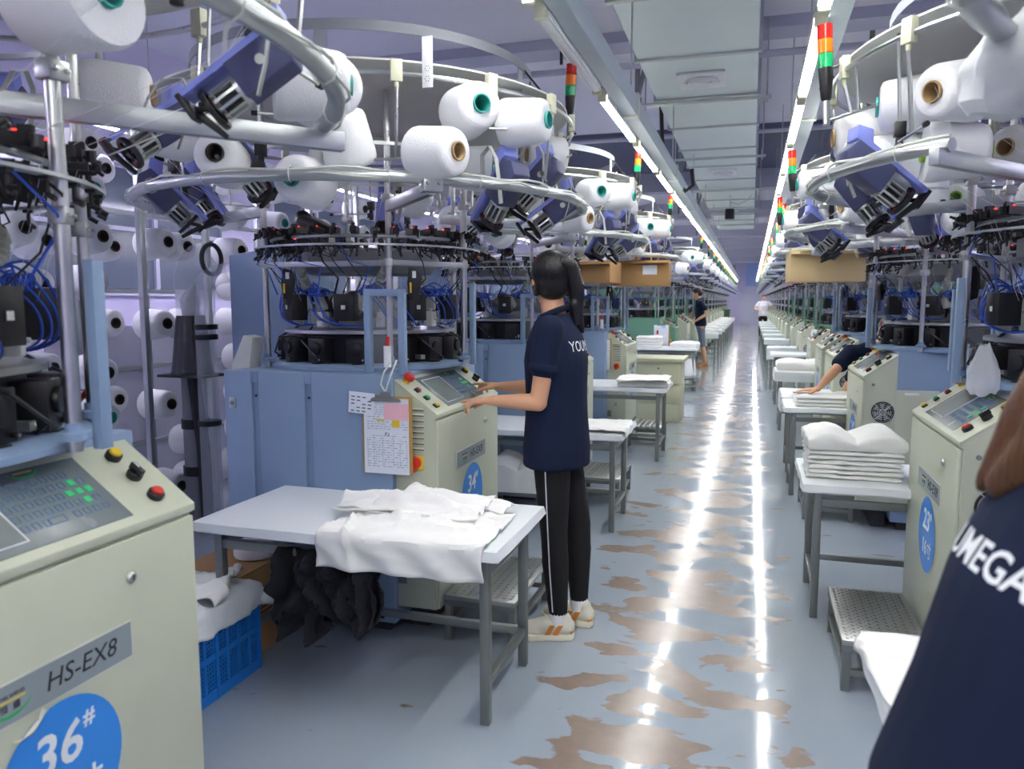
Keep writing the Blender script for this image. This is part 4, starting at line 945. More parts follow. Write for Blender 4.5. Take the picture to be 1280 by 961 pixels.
def drape(name, cx, cy, w, d, rz, zt, rect, seed, thick=.006, amp=.012, nx=60, ny=40, m=CLOTH, label=None, shape=None, folds=(), group=None, maxdrop=.4):
    """cloth laid on a flat top: folds as ridges, parts past the edge of rect=(x0,x1,y0,y1) hang down"""
    V = []; x0, x1, y0, y1 = rect; c, s_ = cos(rz), sin(rz)
    for j in range(ny + 1):
        for i in range(nx + 1):
            u = (i / nx - .5); v = (j / ny - .5)
            if shape: u, v = shape(u, v)
            U = u * w; Vv = v * d
            U += .012 * fnoise(u * 5, v * 5, seed + 1); Vv += .014 * fnoise(u * 4, v * 4, seed + 2)
            X = cx + U * c - Vv * s_; Y = cy + U * s_ + Vv * c
            ox = X - x1 if X > x1 else (X - x0 if X < x0 else 0); oy = Y - y1 if Y > y1 else (Y - y0 if Y < y0 else 0)
            dd = max(abs(ox), abs(oy)); dd = min(dd, maxdrop)
            hgt = amp * (.5 + fnoise(U * 7, Vv * 9, seed)) + amp * .8 * max(0, 1 - abs(fnoise(U * 5 + 3, Vv * 11, seed + 5)) * 5)
            for (fx, fy, fa, fw, fh) in folds:
                q = (U - fx) * sin(fa) - (Vv - fy) * cos(fa) + .015 * sin(U * 20 + fx * 9); along = (U - fx) * cos(fa) + (Vv - fy) * sin(fa)
                hgt += fh * math.exp(-(q / fw) ** 2) * math.exp(-(along / (w * .35)) ** 2)
            if dd > 0:
                kk = min(1, dd / .03); pull = .018 + .012 * sin((X + Y) * 34 + seed) * min(1, dd / .1) + hgt * .5
                Xc = (x1 + pull if ox > 0 else x0 - pull) if abs(ox) > 0 and abs(ox) >= abs(oy) else X; Yc = (y1 + pull if oy > 0 else y0 - pull) if abs(oy) > 0 and abs(oy) > abs(ox) else Y
                X = X * (1 - kk) + Xc * kk; Y = Y * (1 - kk) + Yc * kk
                Z = zt + thick + .004 + hgt * (1 - kk) - max(0, dd - .01)
            else: Z = zt + thick + .004 + hgt
            V.append((X, Y, Z))
    n = len(V); F = []
    for j in range(ny):
        for i in range(nx): a = j * (nx + 1) + i; F.append((a, a + 1, a + nx + 2, a + nx + 1))
    ox_, oy_, oz_ = V[n // 2]
    V = [(x - cx, y - cy, z - zt) for x, y, z in V]
    o = MB().add(V, F, 0, True).build(name, m, loc=(cx, cy, zt))
    md = o.modifiers.new('t', 'SOLIDIFY'); md.thickness = thick; md.offset = -1
    if label: tag(o, label, 'cloth' if 'cloth' in name else 'garment', group)
    return o
def folded(cx, cy, zt, w, d, h, rz, seed, label, group=None, m=CLOTH, rolls=0, layers=0, cat='garment', name='folded_garment'):
    """soft folded garment: rounded slab with uneven faces and visible fold layers on the sides"""
    nx, ny = 28, 18; V = []; F = []; nz = 8 if layers == 0 else layers * 4
    def P(u, v, t):
        ru = 1 - .04 * abs(2 * t - 1) ** 4; edge = 1
        if layers: edge += .012 * sin(t * layers * 2 * pi)
        X = u * w / 2 * ru * edge + .01 * fnoise(u * 2, v * 3, seed + t); Y = v * d / 2 * ru * edge + .01 * fnoise(u * 3, v * 2, seed + 4 + t)
        Z = t * h + (fnoise(u * 2.2, v * 2.2, seed + 8) * .012 + (rolls * (abs(sin(u * 2.6)) - .3) if rolls else 0)) * t
        Z *= 1 - .25 * (max(abs(u), abs(v)) ** 6) * t
        return (X, Y, Z)
    per = []
    for i in range(nx): per.append((-1 + 2 * i / nx, -1))
    for j in range(ny): per.append((1, -1 + 2 * j / ny))
    for i in range(nx): per.append((1 - 2 * i / nx, 1))
    for j in range(ny): per.append((-1, 1 - 2 * j / ny))
    np_ = len(per)
    for k in range(nz + 1):
        for (u, v) in per: V.append(P(u, v, k / nz))
    for k in range(nz):
        for i in range(np_): j = (i + 1) % np_; F.append((k * np_ + i, k * np_ + j, (k + 1) * np_ + j, (k + 1) * np_ + i))
    F.append(tuple(range(np_))[::-1]); b = MB().add(V, F, 0, True)
    T = [P(-1 + 2 * i / nx, -1 + 2 * j / ny, 1) for j in range(ny + 1) for i in range(nx + 1)]
    b.add(T, [(j * (nx + 1) + i, j * (nx + 1) + i + 1, (j + 1) * (nx + 1) + i + 1, (j + 1) * (nx + 1) + i) for j in range(ny) for i in range(nx)], 0, True)
    o = b.build(name, m, loc=(cx, cy, zt)); o.rotation_euler = (0, 0, rz)
    tag(o, label, cat, group); return o
# left row
TH = .625
table(-1.95, -.77, 2.30, 2.89, TH, 'white-covered steel table in front of the cabinet the ponytailed woman operates', seed=1)
T1 = (-1.95, -.77, 2.30, 2.89)
drape('garment', -1.12, 2.42, .62, .5, .02, TH + .012, T1, 3.3, .006, .012, label='white garment spread over the nearest left table, hem hanging off its front edge', folds=[(-.1, .05, .5, .016, .035), (.1, -.02, .2, .015, .03), (-.2, .1, -.4, .016, .03), (-.2, -.1, 1.9, .016, .03), (.12, .12, .9, .02, .03), (0, .15, 0, .02, .04)], maxdrop=.13)
drape('garment', -1.2, 2.62, .56, .26, .08, TH + .03, T1, 6.1, .006, .016, label='crumpled white garment lying behind the spread one on the nearest left table', folds=[(-.1, .02, .1, .016, .05), (.08, .04, .4, .018, .045), (-.18, -.03, -.2, .016, .04), (.15, -.05, .1, .016, .035), (.0, -.06, -.1, .014, .03)], maxdrop=.1)
drape('garment', -1.36, 2.56, .2, .14, -.1, TH + .035, T1, 9.2, .006, .01, 30, 20, label='rolled white sleeve end at the left of the garment pile', folds=[(0, 0, .05, .03, .03), (0, -.05, .1, .02, .02)], maxdrop=.1)
drape('garment', -1.02, 2.72, .34, .12, -.1, TH + .03, T1, 12.7, .006, .012, 36, 16, label='white garment end lying farthest back on the nearest left table', folds=[(0, 0, .2, .02, .03)], maxdrop=.08)
# dark garments over the lower rail
b = []
for i, (x, wd, lo, lb) in enumerate([(-1.53, .2, .2, 'dark garment hung over the table rail, left one'), (-1.4, .18, .3, 'dark garment hung over the table rail, middle one'), (-1.29, .12, .26, 'dark garment hung over the table rail, right one')]):
    V = []; F = []; nx, nz = 22, 20
    for sd_ in (0, 1):
        for k in range(nz + 1):
            for j in range(nx + 1):
                u = j / nx; t = k / nz; X = (u - .5) * wd * (1 - .25 * t * (u - .3)); Z = -(t ** 1.0) * (.46 - lo * .8) * (1 + .12 * fnoise(u * 3, 1, i))
                Y = (-.03 - .018 * sin(u * 11 + i * 2 + t * 5) * (.3 + t) - .07 * fnoise(u * 4, t * 3.5, i * 3) - .03 * abs(fnoise(u * 9 + t * 4, t * 9, i))) + (.0 if sd_ == 0 else .06); X += .04 * fnoise(t * 3, 2, i * 5) * t; Z += .05 * fnoise(u * 2.5, 7, i) * t
                if k == 0: Y = 0.0; Z = .012
                V.append((X, Y, Z))
    for sd_ in (0, 1):
        o_ = sd_ * (nx + 1) * (nz + 1)
        for k in range(nz):
            for j in range(nx): a = o_ + k * (nx + 1) + j; F.append((a, a + 1, a + nx + 2, a + nx + 1))
    o = MB().add(V, F, 0, True).build('hanging_garment', DARKCL, loc=(x, 2.355, .545)); md = o.modifiers.new('t', 'SOLIDIFY'); md.thickness = .005
    tag(o, lb + ' under the nearest left table', 'garment')
# second and third left tables
table(-1.75, -.74, 4.62, 5.22, .62, 'white-covered steel table behind the ponytailed woman, with one rumpled garment', seed=2)
drape('garment', -.93, 4.86, .42, .42, .1, .632, (-1.75, -.74, 4.62, 5.22), 21, .006, .012, label='rumpled white garment over the end of the table behind the ponytailed woman', folds=[(0, 0, .3, .04, .02)], maxdrop=.08)
folded(-1.42, 4.8, .22, .4, .34, .2, .1, 41, 'bulky white cloth bundle under the table behind the woman', rolls=.05)
MB_ = MB().box(-1.7, -1.1, 4.66, 5.18, .19, .215).build('shelf_board', DSTEEL); tag(MB_, 'low steel shelf carrying the white bundle behind the woman', 'shelf')
table(-1.62, -.72, 6.88, 7.55, .66, 'white-covered steel table with a thick white garment over its aisle end', seed=3)
folded(-.93, 7.15, .672, .46, .4, .055, .05, 23, 'thick white garment folded on the table before the drawer unit', layers=2)
drape('garment', -.93, 7.12, .46, .5, .03, .73, (-1.62, -.72, 6.88, 7.55), 24, .006, .01, label='white garment draped on top of the thick folded one before the drawer unit', maxdrop=.09)
# drawer unit
dw = empty('drawer_unit', (-1.0, 9.55, 0)); tag(dw, 'cream metal pedestal desk unit with keyed drawer at the left of the aisle', 'drawer unit')
MB().box(-.3, .22, -.3, .3, .0, .72).build('carcass', CREAM, dw, .004); MB().box(-.48, .26, -.33, .33, .72, .77).build('desk_top', CREAM, dw, .01)
for z0, z1 in ((.46, .69), (.24, .44), (.03, .22)):
    d_ = MB().box(-.28, .2, -.315, -.3, z0, z1).build('drawer', CREAM, dw, .003); MB().tube([(-.1, -.315, z1 - .09), (-.1, -.34, z1 - .1), (.02, -.34, z1 - .1), (.02, -.315, z1 - .09)], .006, 6).build('handle', STEEL, d_)
    MB().cyl((-.04, -.315, z1 - .04), (-.04, -.322, z1 - .04), .01).build('lock', BLACK, d_)
# tables by the standing man
table(-1.85, -.82, 12.6, 13.15, .68, 'white-covered table with folded stacks and a paper, before the green machine', seed=4)
for q in range(4): folded(-1.6, 12.85, .695 + .045 * q, .42, .36, .045, .03 * q, 50 + q, 'folded white garment on the table before the green machine, %s of the stack' % ['lowest', 'second', 'third', 'topmost'][q], 'stack before the green machine')
folded(-1.02, 12.85, .695, .42, .4, .1, -.1, 58, 'soft white bundle at the aisle end of the table before the green machine')
dg = MB().box(-1.3, -1.0, 12.62, 12.66, .28, .6).build('hanging_garment', DARKCL, None, .01); tag(dg, 'navy cloth hanging under the table before the green machine', 'garment')
rt = empty('wire_rack', (-.98, 12.75, 0)); tag(rt, 'low wire rack carrying a white yarn cone near the standing man', 'rack')
for sx in (-.18, .18):
    for sy in (-.15, .15): MB().cyl((sx, sy, 0), (sx, sy, .25), .01, n=6).build('leg', STEEL, rt)
MB().box(-.2, .2, -.17, .17, .22, .235).box(-.2, .2, -.17, .17, .08, .095).build('shelf', STEEL, rt)
put_cone('teal', (-.98, 12.75, .24), (0, 0, 1), 'large white yarn cone standing on the low wire rack', None, 1.5)
for i, y in enumerate([15.3, 19.2, 21.5, 23.8, 26.1, 28.4, 30.7, 33.0, 35.3, 37.6]):
    if i: table(-1.7, -.78, y, y + .6, .66, 'white-covered table in the far left row, %s from the camera' % ['', 'nearest', 'second', 'third', 'fourth', 'fifth', 'sixth', 'seventh', 'eighth', 'ninth', 'tenth'][i], seed=i + 5, drop=.12)
    if i and i < 8: folded(-1.1, y + .3, .675, .5, .42, .1, .1 * i, 60 + i, 'white garment pile on a far left table', 'garment piles on far left tables')
# right row
table(.29, 1.15, 1.5, 2.0, TH, 'white-covered table beside the foreground woman', seed=31, drop=.02)
drape('cloth', .6, 1.72, .64, .5, .1, TH + .012, (.29, 1.15, 1.5, 2.0), 71, .006, .008, label='white cloth hanging over the corner of the table beside the foreground woman', maxdrop=.14, folds=[(-.1, 0, 1.2, .03, .02)])
table(.255, 1.1, 3.6, 4.2, TH, 'white-covered table with a thick stack, beside cabinet 23', seed=32)
for q in range(6): folded(.47, 3.9, .64 + .022 * q, .4, .34, .021, .02 * (q % 3) - .02, 80 + q, 'folded white cloth on the table beside cabinet 23, %s of the stack' % ['lowest', 'second', 'third', 'fourth', 'fifth', 'sixth'][q], 'thick stack beside cabinet 23', layers=1)
folded(.47, 3.9, .772, .42, .35, .06, .03, 90, 'puffy two-humped white garment on top of the stack beside cabinet 23', rolls=.05)
table(.265, 1.1, 5.95, 6.5, .66, 'white-covered table under the bending worker\'s hand', seed=33)
for q in range(3): folded(.56, 6.2, .675 + .028 * q, .46, .36, .028, .02 * q, 100 + q, 'white cloth under the bending worker\'s hand, %s of the stack' % ['lowest', 'middle', 'top'][q], 'stack under the worker\'s hand', layers=1)
table(.27, 1.05, 6.75, 7.3, .66, 'white-draped table just beyond the bending worker\'s hand', seed=34, drop=.14)
table(.28, 1.05, 9.0, 9.6, .66, 'white-covered table with a low puffy pile, right row', seed=35, drop=.1)
folded(.6, 9.3, .675, .62, .46, .11, 0, 104, 'wide puffy white garment pile on the right row table', rolls=.02)
table(.29, 1.1, 11.3, 11.9, .7, 'narrow white bench holding an upright white roll', seed=36)
rl = MB().lathe([(0, 0), (.045, 0), (.05, .02), (.05, .3), (.04, .33), (0, .335)], 20).build('cloth_roll', YARN, loc=(.86, 11.6, .715)); tag(rl, 'white roll standing upright on the narrow bench', 'roll')
for i, y in enumerate([13.4, 16.35, 18.6, 20.9, 23.2, 25.5, 27.8, 30.1, 32.4, 34.7]):
    table(.28, 1.1, y, y + .6, .67, 'white-covered table in the far right row, %s from the camera' % ['nearest', 'second', 'third', 'fourth', 'fifth', 'sixth', 'seventh', 'eighth', 'ninth', 'tenth'][i], seed=i + 40, drop=.2 if i == 0 else .1)
# ------------------------------------------------------------------ tread-plate stools
TREAD = mat('tread_plate', 'B9BBB8', .33, .9, var=.12, vs=12)
def stool(x0, x1, y0, y1, h, label, slats=False):
    e = empty('step_stool', ((x0 + x1) / 2, (y0 + y1) / 2, 0)); tag(e, label, 'stool'); hx = (x1 - x0) / 2; hy = (y1 - y0) / 2
    if slats:
        n = 6
        for k in range(n): xx = -hx + 2 * hx * (k + .5) / n; MB().box(xx - hx / n * .8, xx + hx / n * .8, -hy, hy, h - .02, h).build('slat', TREAD, e, .003)
    else:
        t = MB().box(-hx, hx, -hy, hy, h - .02, h).build('tread_plate', TREAD, e, .003)
        b = MB(); s_ = .032; i = 0; y = -hy + .02
        while y < hy - .01:
            x = -hx + .02 + (s_ / 2 if i % 2 else 0)
            while x < hx - .012:
                a = pi / 4 if i % 2 else -pi / 4; dx, dy = .011 * cos(a), .011 * sin(a); nx, ny = -.003 * sin(a), .003 * cos(a)
                b.add([(x - dx, y - dy, h), (x + nx * 1.5, y + ny * 1.5, h + .004), (x + dx, y + dy, h), (x - nx * 1.5, y - ny * 1.5, h + .004)], [(0, 3, 2, 1)], 0); x += s_
            y += s_ / 2; i += 1
        tag(b.build('tread_bars', TREAD, t), kind='stuff')
    for sx in (-1, 1):
        for sy in (-1, 1): MB().box(sx * (hx - .018) - .015, sx * (hx - .018) + .015, sy * (hy - .018) - .015, sy * (hy - .018) + .015, 0, h - .02).build('leg', DSTEEL, e, .002)
        MB().box(sx * (hx - .018) - .012, sx * (hx - .018) + .012, -hy + .03, hy - .03, .06, .085).build('stretcher', DSTEEL, e, .002)
    for sy in (-1, 1): MB().box(-hx + .03, hx - .03, sy * (hy - .018) - .012, sy * (hy - .018) + .012, .06, .085).build('stretcher', DSTEEL, e, .002); MB().box(-hx, hx, sy * (hy - .01) - .008, sy * (hy - .01) + .008, h - .045, h - .02).build('rim_bar', DSTEEL, e, .002)
    return e
stool(-1.22, -.9, 2.94, 3.52, .2, 'tread-plate step stool behind the nearest left table, at the woman\'s feet')
stool(.36, .66, 2.97, 3.54, .2, 'tread-plate step stool standing beside cabinet 23')
stool(-1.2, -.85, 5.3, 5.85, .2, 'tread-plate step stool behind the second left table')
stool(-1.15, -.82, 7.65, 8.15, .2, 'slatted step stool under the third left table', True)
stool(.36, .68, 5.35, 5.85, .2, 'step stool near the bending worker', True)
# ------------------------------------------------------------------ crate, carton, cone under the nearest table
cr = empty('plastic_crate', (-2.0, 2.24, 0)); tag(cr, 'blue perforated plastic crate lined with a white bag beside cabinet 36', 'crate')
CRM = mat('crate_blue', '1F7FD8', .4); hx, hy, H = .17, .25, .34
MB().box(-hx, hx, -hy, hy, 0, .02).build('crate_floor', CRM, cr)
for ax_ in ('x', 'y'):
    for s_ in (-1, 1):
        b = MB(); L = hy if ax_ == 'x' else hx; c0 = (hx if ax_ == 'x' else hy) * s_
        def bar(a0, a1, z0, z1, th=.004):
            if ax_ == 'x': b.box(c0 - th, c0 + th, a0, a1, z0, z1)
            else: b.box(a0, a1, c0 - th, c0 + th, z0, z1)
        for z0, z1, th in ((0, .04, .008), (.155, .175, .007), (.29, .34, .009)): bar(-L, L, z0, z1, th)
        for q in range(9): a = -L + 2 * L * q / 8; bar(a - .008, a + .008, 0, H, .006 if q % 4 else .01)
        n = int(2 * L / .014)
        for q in range(n): a = -L + 2 * L * (q + .5) / n; bar(a - .003, a + .003, .04, .29, .003)
        for q in range(15): z = .05 + q * .0165; bar(-L, L, z, z + .005, .003)
        b.build('crate_side', CRM, cr)
o = drape('bag_liner', -2.0, 2.24, .52, .68, 0, .34, (-2.165, -1.835, 2.0, 2.48), 5.5, .003, .03, 50, 50, m=mat('white_film', 'E4E8EA', .35, bump=.15, bs=25), maxdrop=.1)
tag(o, 'white plastic bag and cloth spilling over the blue crate', 'bag')
o = drape('white_cloth', -1.98, 2.3, .3, .3, .4, .38, (-2.165, -1.835, 2.0, 2.48), 7.5, .005, .04, 30, 30, label='crumpled white cloth lying in the lined blue crate', maxdrop=.05)
bx = empty('carton', (-2.05, 2.66, 0)); tag(bx, 'brown cardboard carton with faint printing under the nearest left table', 'box')
MB().box(-.16, .16, -.2, .22, 0, .36).build('carton_body', CARD, bx, .003)
fl_ = MB().box(-.155, .155, -.195, .215, .36, .364).build('flap', CARD, bx)
for q in range(7): MB().box(.1602, .1607, -.1, .04 - (q % 3) * .02, .25 - .02 * q, .256 - .02 * q).build('print_line', mat('print_brown', '4A3A22', .8), bx)
MB().box(.1602, .1607, .08, .16, .2, .205).box(.1602, .1607, .08, .16, .29, .295).box(.1602, .1607, .08, .085, .2, .295).box(.1602, .1607, .155, .16, .2, .295).box(.1602, .1607, .115, .12, .22, .28).build('handling_mark', MATS['print_brown'], bx)
put_cone('dark', (-2.0, 2.72, .366), (0, .05, 1), 'white yarn cone standing on the carton under the nearest left table', None, .85)
# ------------------------------------------------------------------ clipboards and papers
def clipboard(loc, rz, label, pink=True, s=1):
    e = empty('clipboard', loc, rz); tag(e, label, 'clipboard')
    MB().box(-.115 * s, .115 * s, 0, .004, -.32 * s, 0).build('board', CLIPB, e, .001)
    p = MB().box(-.105 * s, .1 * s, -.004, -.001, -.33 * s, -.01).build('paper_sheet', PAPER, e)
    b = MB(); r_ = random.Random(3)
    INK = mat('faint_ink', '9AA4B4', .8, var=0)
    for k in range(26):
        z = -.05 - .01 * k
        if k in (10, 11): continue
        x = -.09
        while x < .08: L = r_.uniform(.004, .02); b.box(x * s, (x + L) * s, -.0045, -.004, z * s, (z + .0025) * s) if r_.random() < .72 else None; x += L + .006
    for x in (-.09, -.06, -.02, .03, .06, .09): b.box(x * s, (x + .0012) * s, -.0045, -.004, -.3 * s, -.18 * s)
    tag(b.build('printed_rows', INK, p), kind='stuff')
    if pink:
        MB().box(-.01, .1, -.007, -.0048, -.1, -.03).build('pink_slip', PINK, e); MB().box(.025, .06, -.006, -.0042, -.13, -.095).build('yellow_note', YPAP, e)
        MB().box(-.045, -.01, -.0055, -.0045, -.105, -.098).build('highlight', YPAP, p)
        c = MB().box(-.17, -.05, -.01, -.008, -.085, .005).build('small_card', PAPER, e); c.rotation_euler = (0, R(4), 0)
        b = MB()
        for r in range(5):
            for q in range(4):
                if (r + q) % 4 != 3: b.box(-.158 + q * .026, -.142 + q * .026, -.0108, -.0101, -.018 - .015 * r, -.013 - .015 * r)
        tag(b.build('card_print', mat('grey_ink', '6A6E74', .8), c), kind='stuff')
        text('Ks', .022, 'handwriting', TXTD, p, Matrix.Translation((-.0, -.0047, -.16)) @ Matrix.Rotation(pi / 2, 4, 'X'), shear=.3, extrude=.0002)
    else: MB().box(.0, .07, -.006, -.0048, -.07, -.02).build('blue_slip', mat('blue_paper', 'A8D4F0', .6), e); MB().box(-.08, -.05, -.006, -.0048, -.17, -.1).build('red_stamp', RED, p)
    cl = MB().prism([(-.07, -.012), (.07, -.012), (.065, 0), (.025, .012), (.02, .03), (-.02, .03), (-.025, .012), (-.065, 0)], -.014, -.008, 0, Matrix(((1, 0, 0, 0), (0, 0, 1, 0), (0, 1, 0, -.01), (0, 0, 0, 1)))).build('clip', DSTEEL, e, .001)
    MB().tube([(0, -.01, .015), (-.02, -.012, .05), (-.01, .0, .1), (.01, .02, .14)], .004, 6).tube([(0, -.01, .015), (.015, -.012, .06), (.03, 0, .11), (.04, .02, .15)], .004, 6).build('cord', WCABLE, e)
    return e
clipboard((-1.445, 2.885, 1.055), 0, 'clipboard with papers and a pink slip hanging by cabinet 34')
clipboard((-1.50, 7.955, 1.06), 0, 'clipboard with white sheet and blue slip hanging beside the louvred cabinet', False)
clipboard((-1.46, 13.3, 1.05), 0, 'clipboard with white sheet hanging on the green cabinet', False, 1.2)
# ------------------------------------------------------------------ cardboard cartons up on the machine frames
for (x, y, z, w_, d_, h_, rz, lab, m) in [(-1.08, 8.0, 1.6, .55, .5, .25, .05, 'brown carton with white label resting high over the drawer unit', CARD), (-1.55, 7.4, 1.62, .6, .4, .2, -.1, 'darker brown carton half behind the labelled one', CARD),
        (.62, 7.6, 1.62, .62, .5, .27, .04, 'long brown carton up on the right machine frames', CARD2), (-1.2, 9.3, 1.86, .4, .3, .3, .5, 'brown carton standing on top of the left creels', CARD)]:
    e = empty('carton', (x, y, z), rz); tag(e, lab, 'box')
    MB().box(-w_ / 2, w_ / 2, -d_ / 2, d_ / 2, 0, h_).build('carton_body', m, e, .003)
    MB().box(-w_ / 2, w_ / 2, -d_ / 2 - .08, -d_ / 2, h_ - .03, h_ - .026).build('flap', m, e)
    if 'white label' in lab: MB().box(.02, .16, -d_ / 2 - .003, -d_ / 2 - .001, h_ - .14, h_ - .05).build('paper_label', PAPER, e)
    if 'right' in lab: MB().box(-w_ / 2 - .006, -w_ / 2, -d_ / 2, d_ / 2, 0, h_ + .03).build('flap', CARD2, e)

# ------------------------------------------------------------------ people
def hand(wrist, d, palm, thumb, curls=(.3, .35, .4, .45), k=1.0, tcurl=.2, spread=.06):
    """five separate fingers; palm = direction the palm faces, thumb = +1/-1 side"""
    w_ = Vector(wrist); d = Vector(d).normalized(); n = Vector(palm); n = (n - d * n.dot(d)).normalized(); s_ = d.cross(n) * thumb
    P = []; L = [.068, .076, .07, .056]; offs = [.027, .009, -.009, -.026]; base = [.084, .086, .082, .075]
    for i in range(4):
        kn = w_ + (d * base[i] + s_ * offs[i] - n * .002) * k
        P.append(('cap', w_ + s_ * offs[i] * .5 * k, kn, .0135 * k, .0105 * k))
        a = curls[i] * .7; dd = (d + s_ * spread * (1.5 - i)).normalized(); p = kn
        for q, f in enumerate((.45, .31, .24)):
            v = dd * cos(a) + n * sin(a); e = p + v * L[i] * f * k; P.append(('cap', p, e, (.0092 - .0008 * q) * k, (.0086 - .0009 * q) * k)); p = e; a += curls[i]
    p = w_ + (d * .022 + s_ * .02 + n * .006) * k; q = p + (d * .55 + s_ * .62 + n * .2).normalized() * .042 * k; P.append(('cap', p, q, .014 * k, .0115 * k))
    r = q + (d * (.85) + s_ * (.4 - tcurl) + n * (.2 + tcurl)).normalized() * .03 * k; P.append(('cap', q, r, .011 * k, .0095 * k))
    P.append(('cap', r, r + (d * .9 + s_ * (.1 - tcurl) + n * (.3 + tcurl)).normalized() * .024 * k, .0095 * k, .0075 * k))
    P.append(('cap', w_ - d * .01 * k, w_ + d * .06 * k, .018 * k, .016 * k))
    return P
def head_parts(c, F, k=1.0):
    F = Vector(F).normalized(); U = Vector((0, 0, 1)); U = (U - F * U.dot(F)).normalized(); Lf = U.cross(F)
    rot = Matrix((F, Lf, U)).transposed(); c = Vector(c); at = lambda f, l, u: c + (F * f + Lf * l + U * u) * k
    P = [('ell', at(-.005, 0, .02), (.094 * k, .074 * k, .092 * k), rot), ('ell', at(.02, 0, -.035), (.068 * k, .056 * k, .078 * k), rot), ('ell', at(.055, 0, -.085), (.026 * k, .03 * k, .02 * k), rot),
         ('cap', at(.082, 0, .0), at(.1, 0, -.03), .009 * k, .0125 * k), ('ell', at(.083, 0, -.062), (.012 * k, .024 * k, .01 * k), rot), ('ell', at(.076, 0, .018), (.016 * k, .05 * k, .011 * k), rot)]
    for s_ in (-1, 1): P += [('ell', at(.055, .036 * s_, -.03), (.03 * k, .022 * k, .028 * k), rot), ('ell', at(-.008, .076 * s_, -.012), (.018 * k, .007 * k, .03 * k), rot)]
    return P, rot, at
def face_bits(e, at, k=1.0):
    for s_ in (-1, 1):
        MB().sph(at(.079, .031 * s_, -.004), .0115 * k, n=8).build('eye', WHITEP, e); MB().sph(at(.0865, .031 * s_, -.004), .0055 * k, n=6).build('iris', BLACK, e)
        MB().tube([at(.088, .016 * s_, .02), at(.09, .032 * s_, .025), at(.08, .05 * s_, .02)], .003 * k, 6).build('eyebrow', HAIRB, e)
    MB().tube([at(.088, -.022, -.062), at(.097, 0, -.06), at(.088, .022, -.062)], [.003 * k, .006 * k, .003 * k], 8).build('lips', mat('lips', 'B8685C', .5), e)
def person(label, o, J, F, headF, hair='pony', shirt=NAVY, bottoms=PANTS, vox=.006, k=1.0, female=True, sleeve=.62, body_rings=None, shirt_rings=None, short=False, hands=None, group=None, shoes=True, hairm=None, head=True, bare_feet=False, legs=True):
    O = Vector((o[0], o[1], 0)); e = empty('person', O); tag(e, label, 'person', group); J = {a: Vector(b) - O for a, b in J.items()}
    F = Vector(F).normalized(); Z = Vector((0, 0, 1)); Lf = Z.cross(F)
    hip, ch, nk, hd = J['hip'], J['chest'], J['neck'], J['head']; sl, sr, el, er, wl, wr = [J[x] for x in ('sl', 'sr', 'el', 'er', 'wl', 'wr')]
    hw = .15 if female else .17
    def rings(g):
        R_ = []
        for t, wd, dp in ((0, hw, .105), (.25, hw + .005, .11), (.5, hw - .02, .095), (.75, hw + .0, .105), (1.0, hw + .01, .11)):
            c = hip.lerp(ch, t); R_.append((c, Lf * (wd * k + g), F * (dp * k + g)))
        c = ch.lerp(nk, .55); R_.append((c, Lf * (hw * .95 * k + g), F * (.08 * k + g))); c = ch.lerp(nk, .9); R_.append((c, Lf * (.075 * k + g), F * (.055 * k + g)))
        return R_
    P = []
    if head:
        hp, rot, at = head_parts(hd, headF, k); P += hp
    P += [('cap', nk - Z * .05 * k, hd - Z * .05 * k - Vector(headF).normalized() * .012, .056 * k, .05 * k), ('loft', rings(0))]
    for S, E, W in ((sl, el, wl), (sr, er, wr)):
        P += [('cap', nk.lerp(S, .35) - Z * .03, S, .04 * k, .05 * k), ('cap', S, E, .047 * k, .037 * k), ('cap', E, E.lerp(W, .35), .037 * k, .036 * k), ('cap', E.lerp(W, .35), W, .036 * k, .0215 * k)]
    for (W, d, pm, th, cu, *ex) in (hands or []):
        P += hand(J[W], d, pm, th, cu, k * (.95 if female else 1.05))
    lg = []
    if legs:
        for H, K_, A, T in (('hl', 'kl', 'al', 'tl'), ('hr', 'kr', 'ar', 'tr')):
            h, kn, a, t = J[H], J[K_], J[A], J[T]
            P += [('cap', h, kn, .07 * k, .05 * k), ('cap', kn, kn.lerp(a, .3), .048 * k, .05 * k), ('cap', kn.lerp(a, .3), a, .05 * k, .03 * k), ('cap', a - Z * .02, t, .028 * k, .02 * k)]
            lg.append((h, kn, a, t))
    body = fuse('body', P, vox, SKIN, e, 3, False)
    if head:
        face_bits(e, at, k)
        hm = hairm or HAIRB
        HP = [('ell', at(-.018, 0, .03), (.096 * k, .084 * k, .09 * k), rot), ('ell', at(-.05, 0, -.02), (.062 * k, .076 * k, .07 * k), rot)]
        if hair == 'pony':
            HP += [('ell', at(-.03, 0, .035), (.098 * k, .086 * k, .094 * k), rot), ('ell', at(.03, 0, .075), (.055 * k, .07 * k, .04 * k), rot)]
            for s_ in (-1, 1): HP += [('cap', at(.02, .07 * s_, .03), at(-.03, .07 * s_, -.06), .016 * k, .012 * k)]
        elif hair == 'short':
            HP += [('ell', at(.035, 0, .075), (.06 * k, .07 * k, .035 * k), rot)]
        ho = fuse('hair', HP, max(.006, vox), hm, e, 3, False)
    # shirt
    S_ = [('loft', shirt_rings(J, F, Lf, k) if shirt_rings else rings(.018))]
    for S, E in ((sl, el), (sr, er)):
        S_ += [('cap', nk.lerp(S, .4) - Z * .035, S, .045 * k, .058 * k), ('cap', S, S.lerp(E, sleeve), .06 * k, .062 * k if female else .068 * k)]
    so = fuse('shirt', S_, max(.008, vox), shirt, e, 5, False)
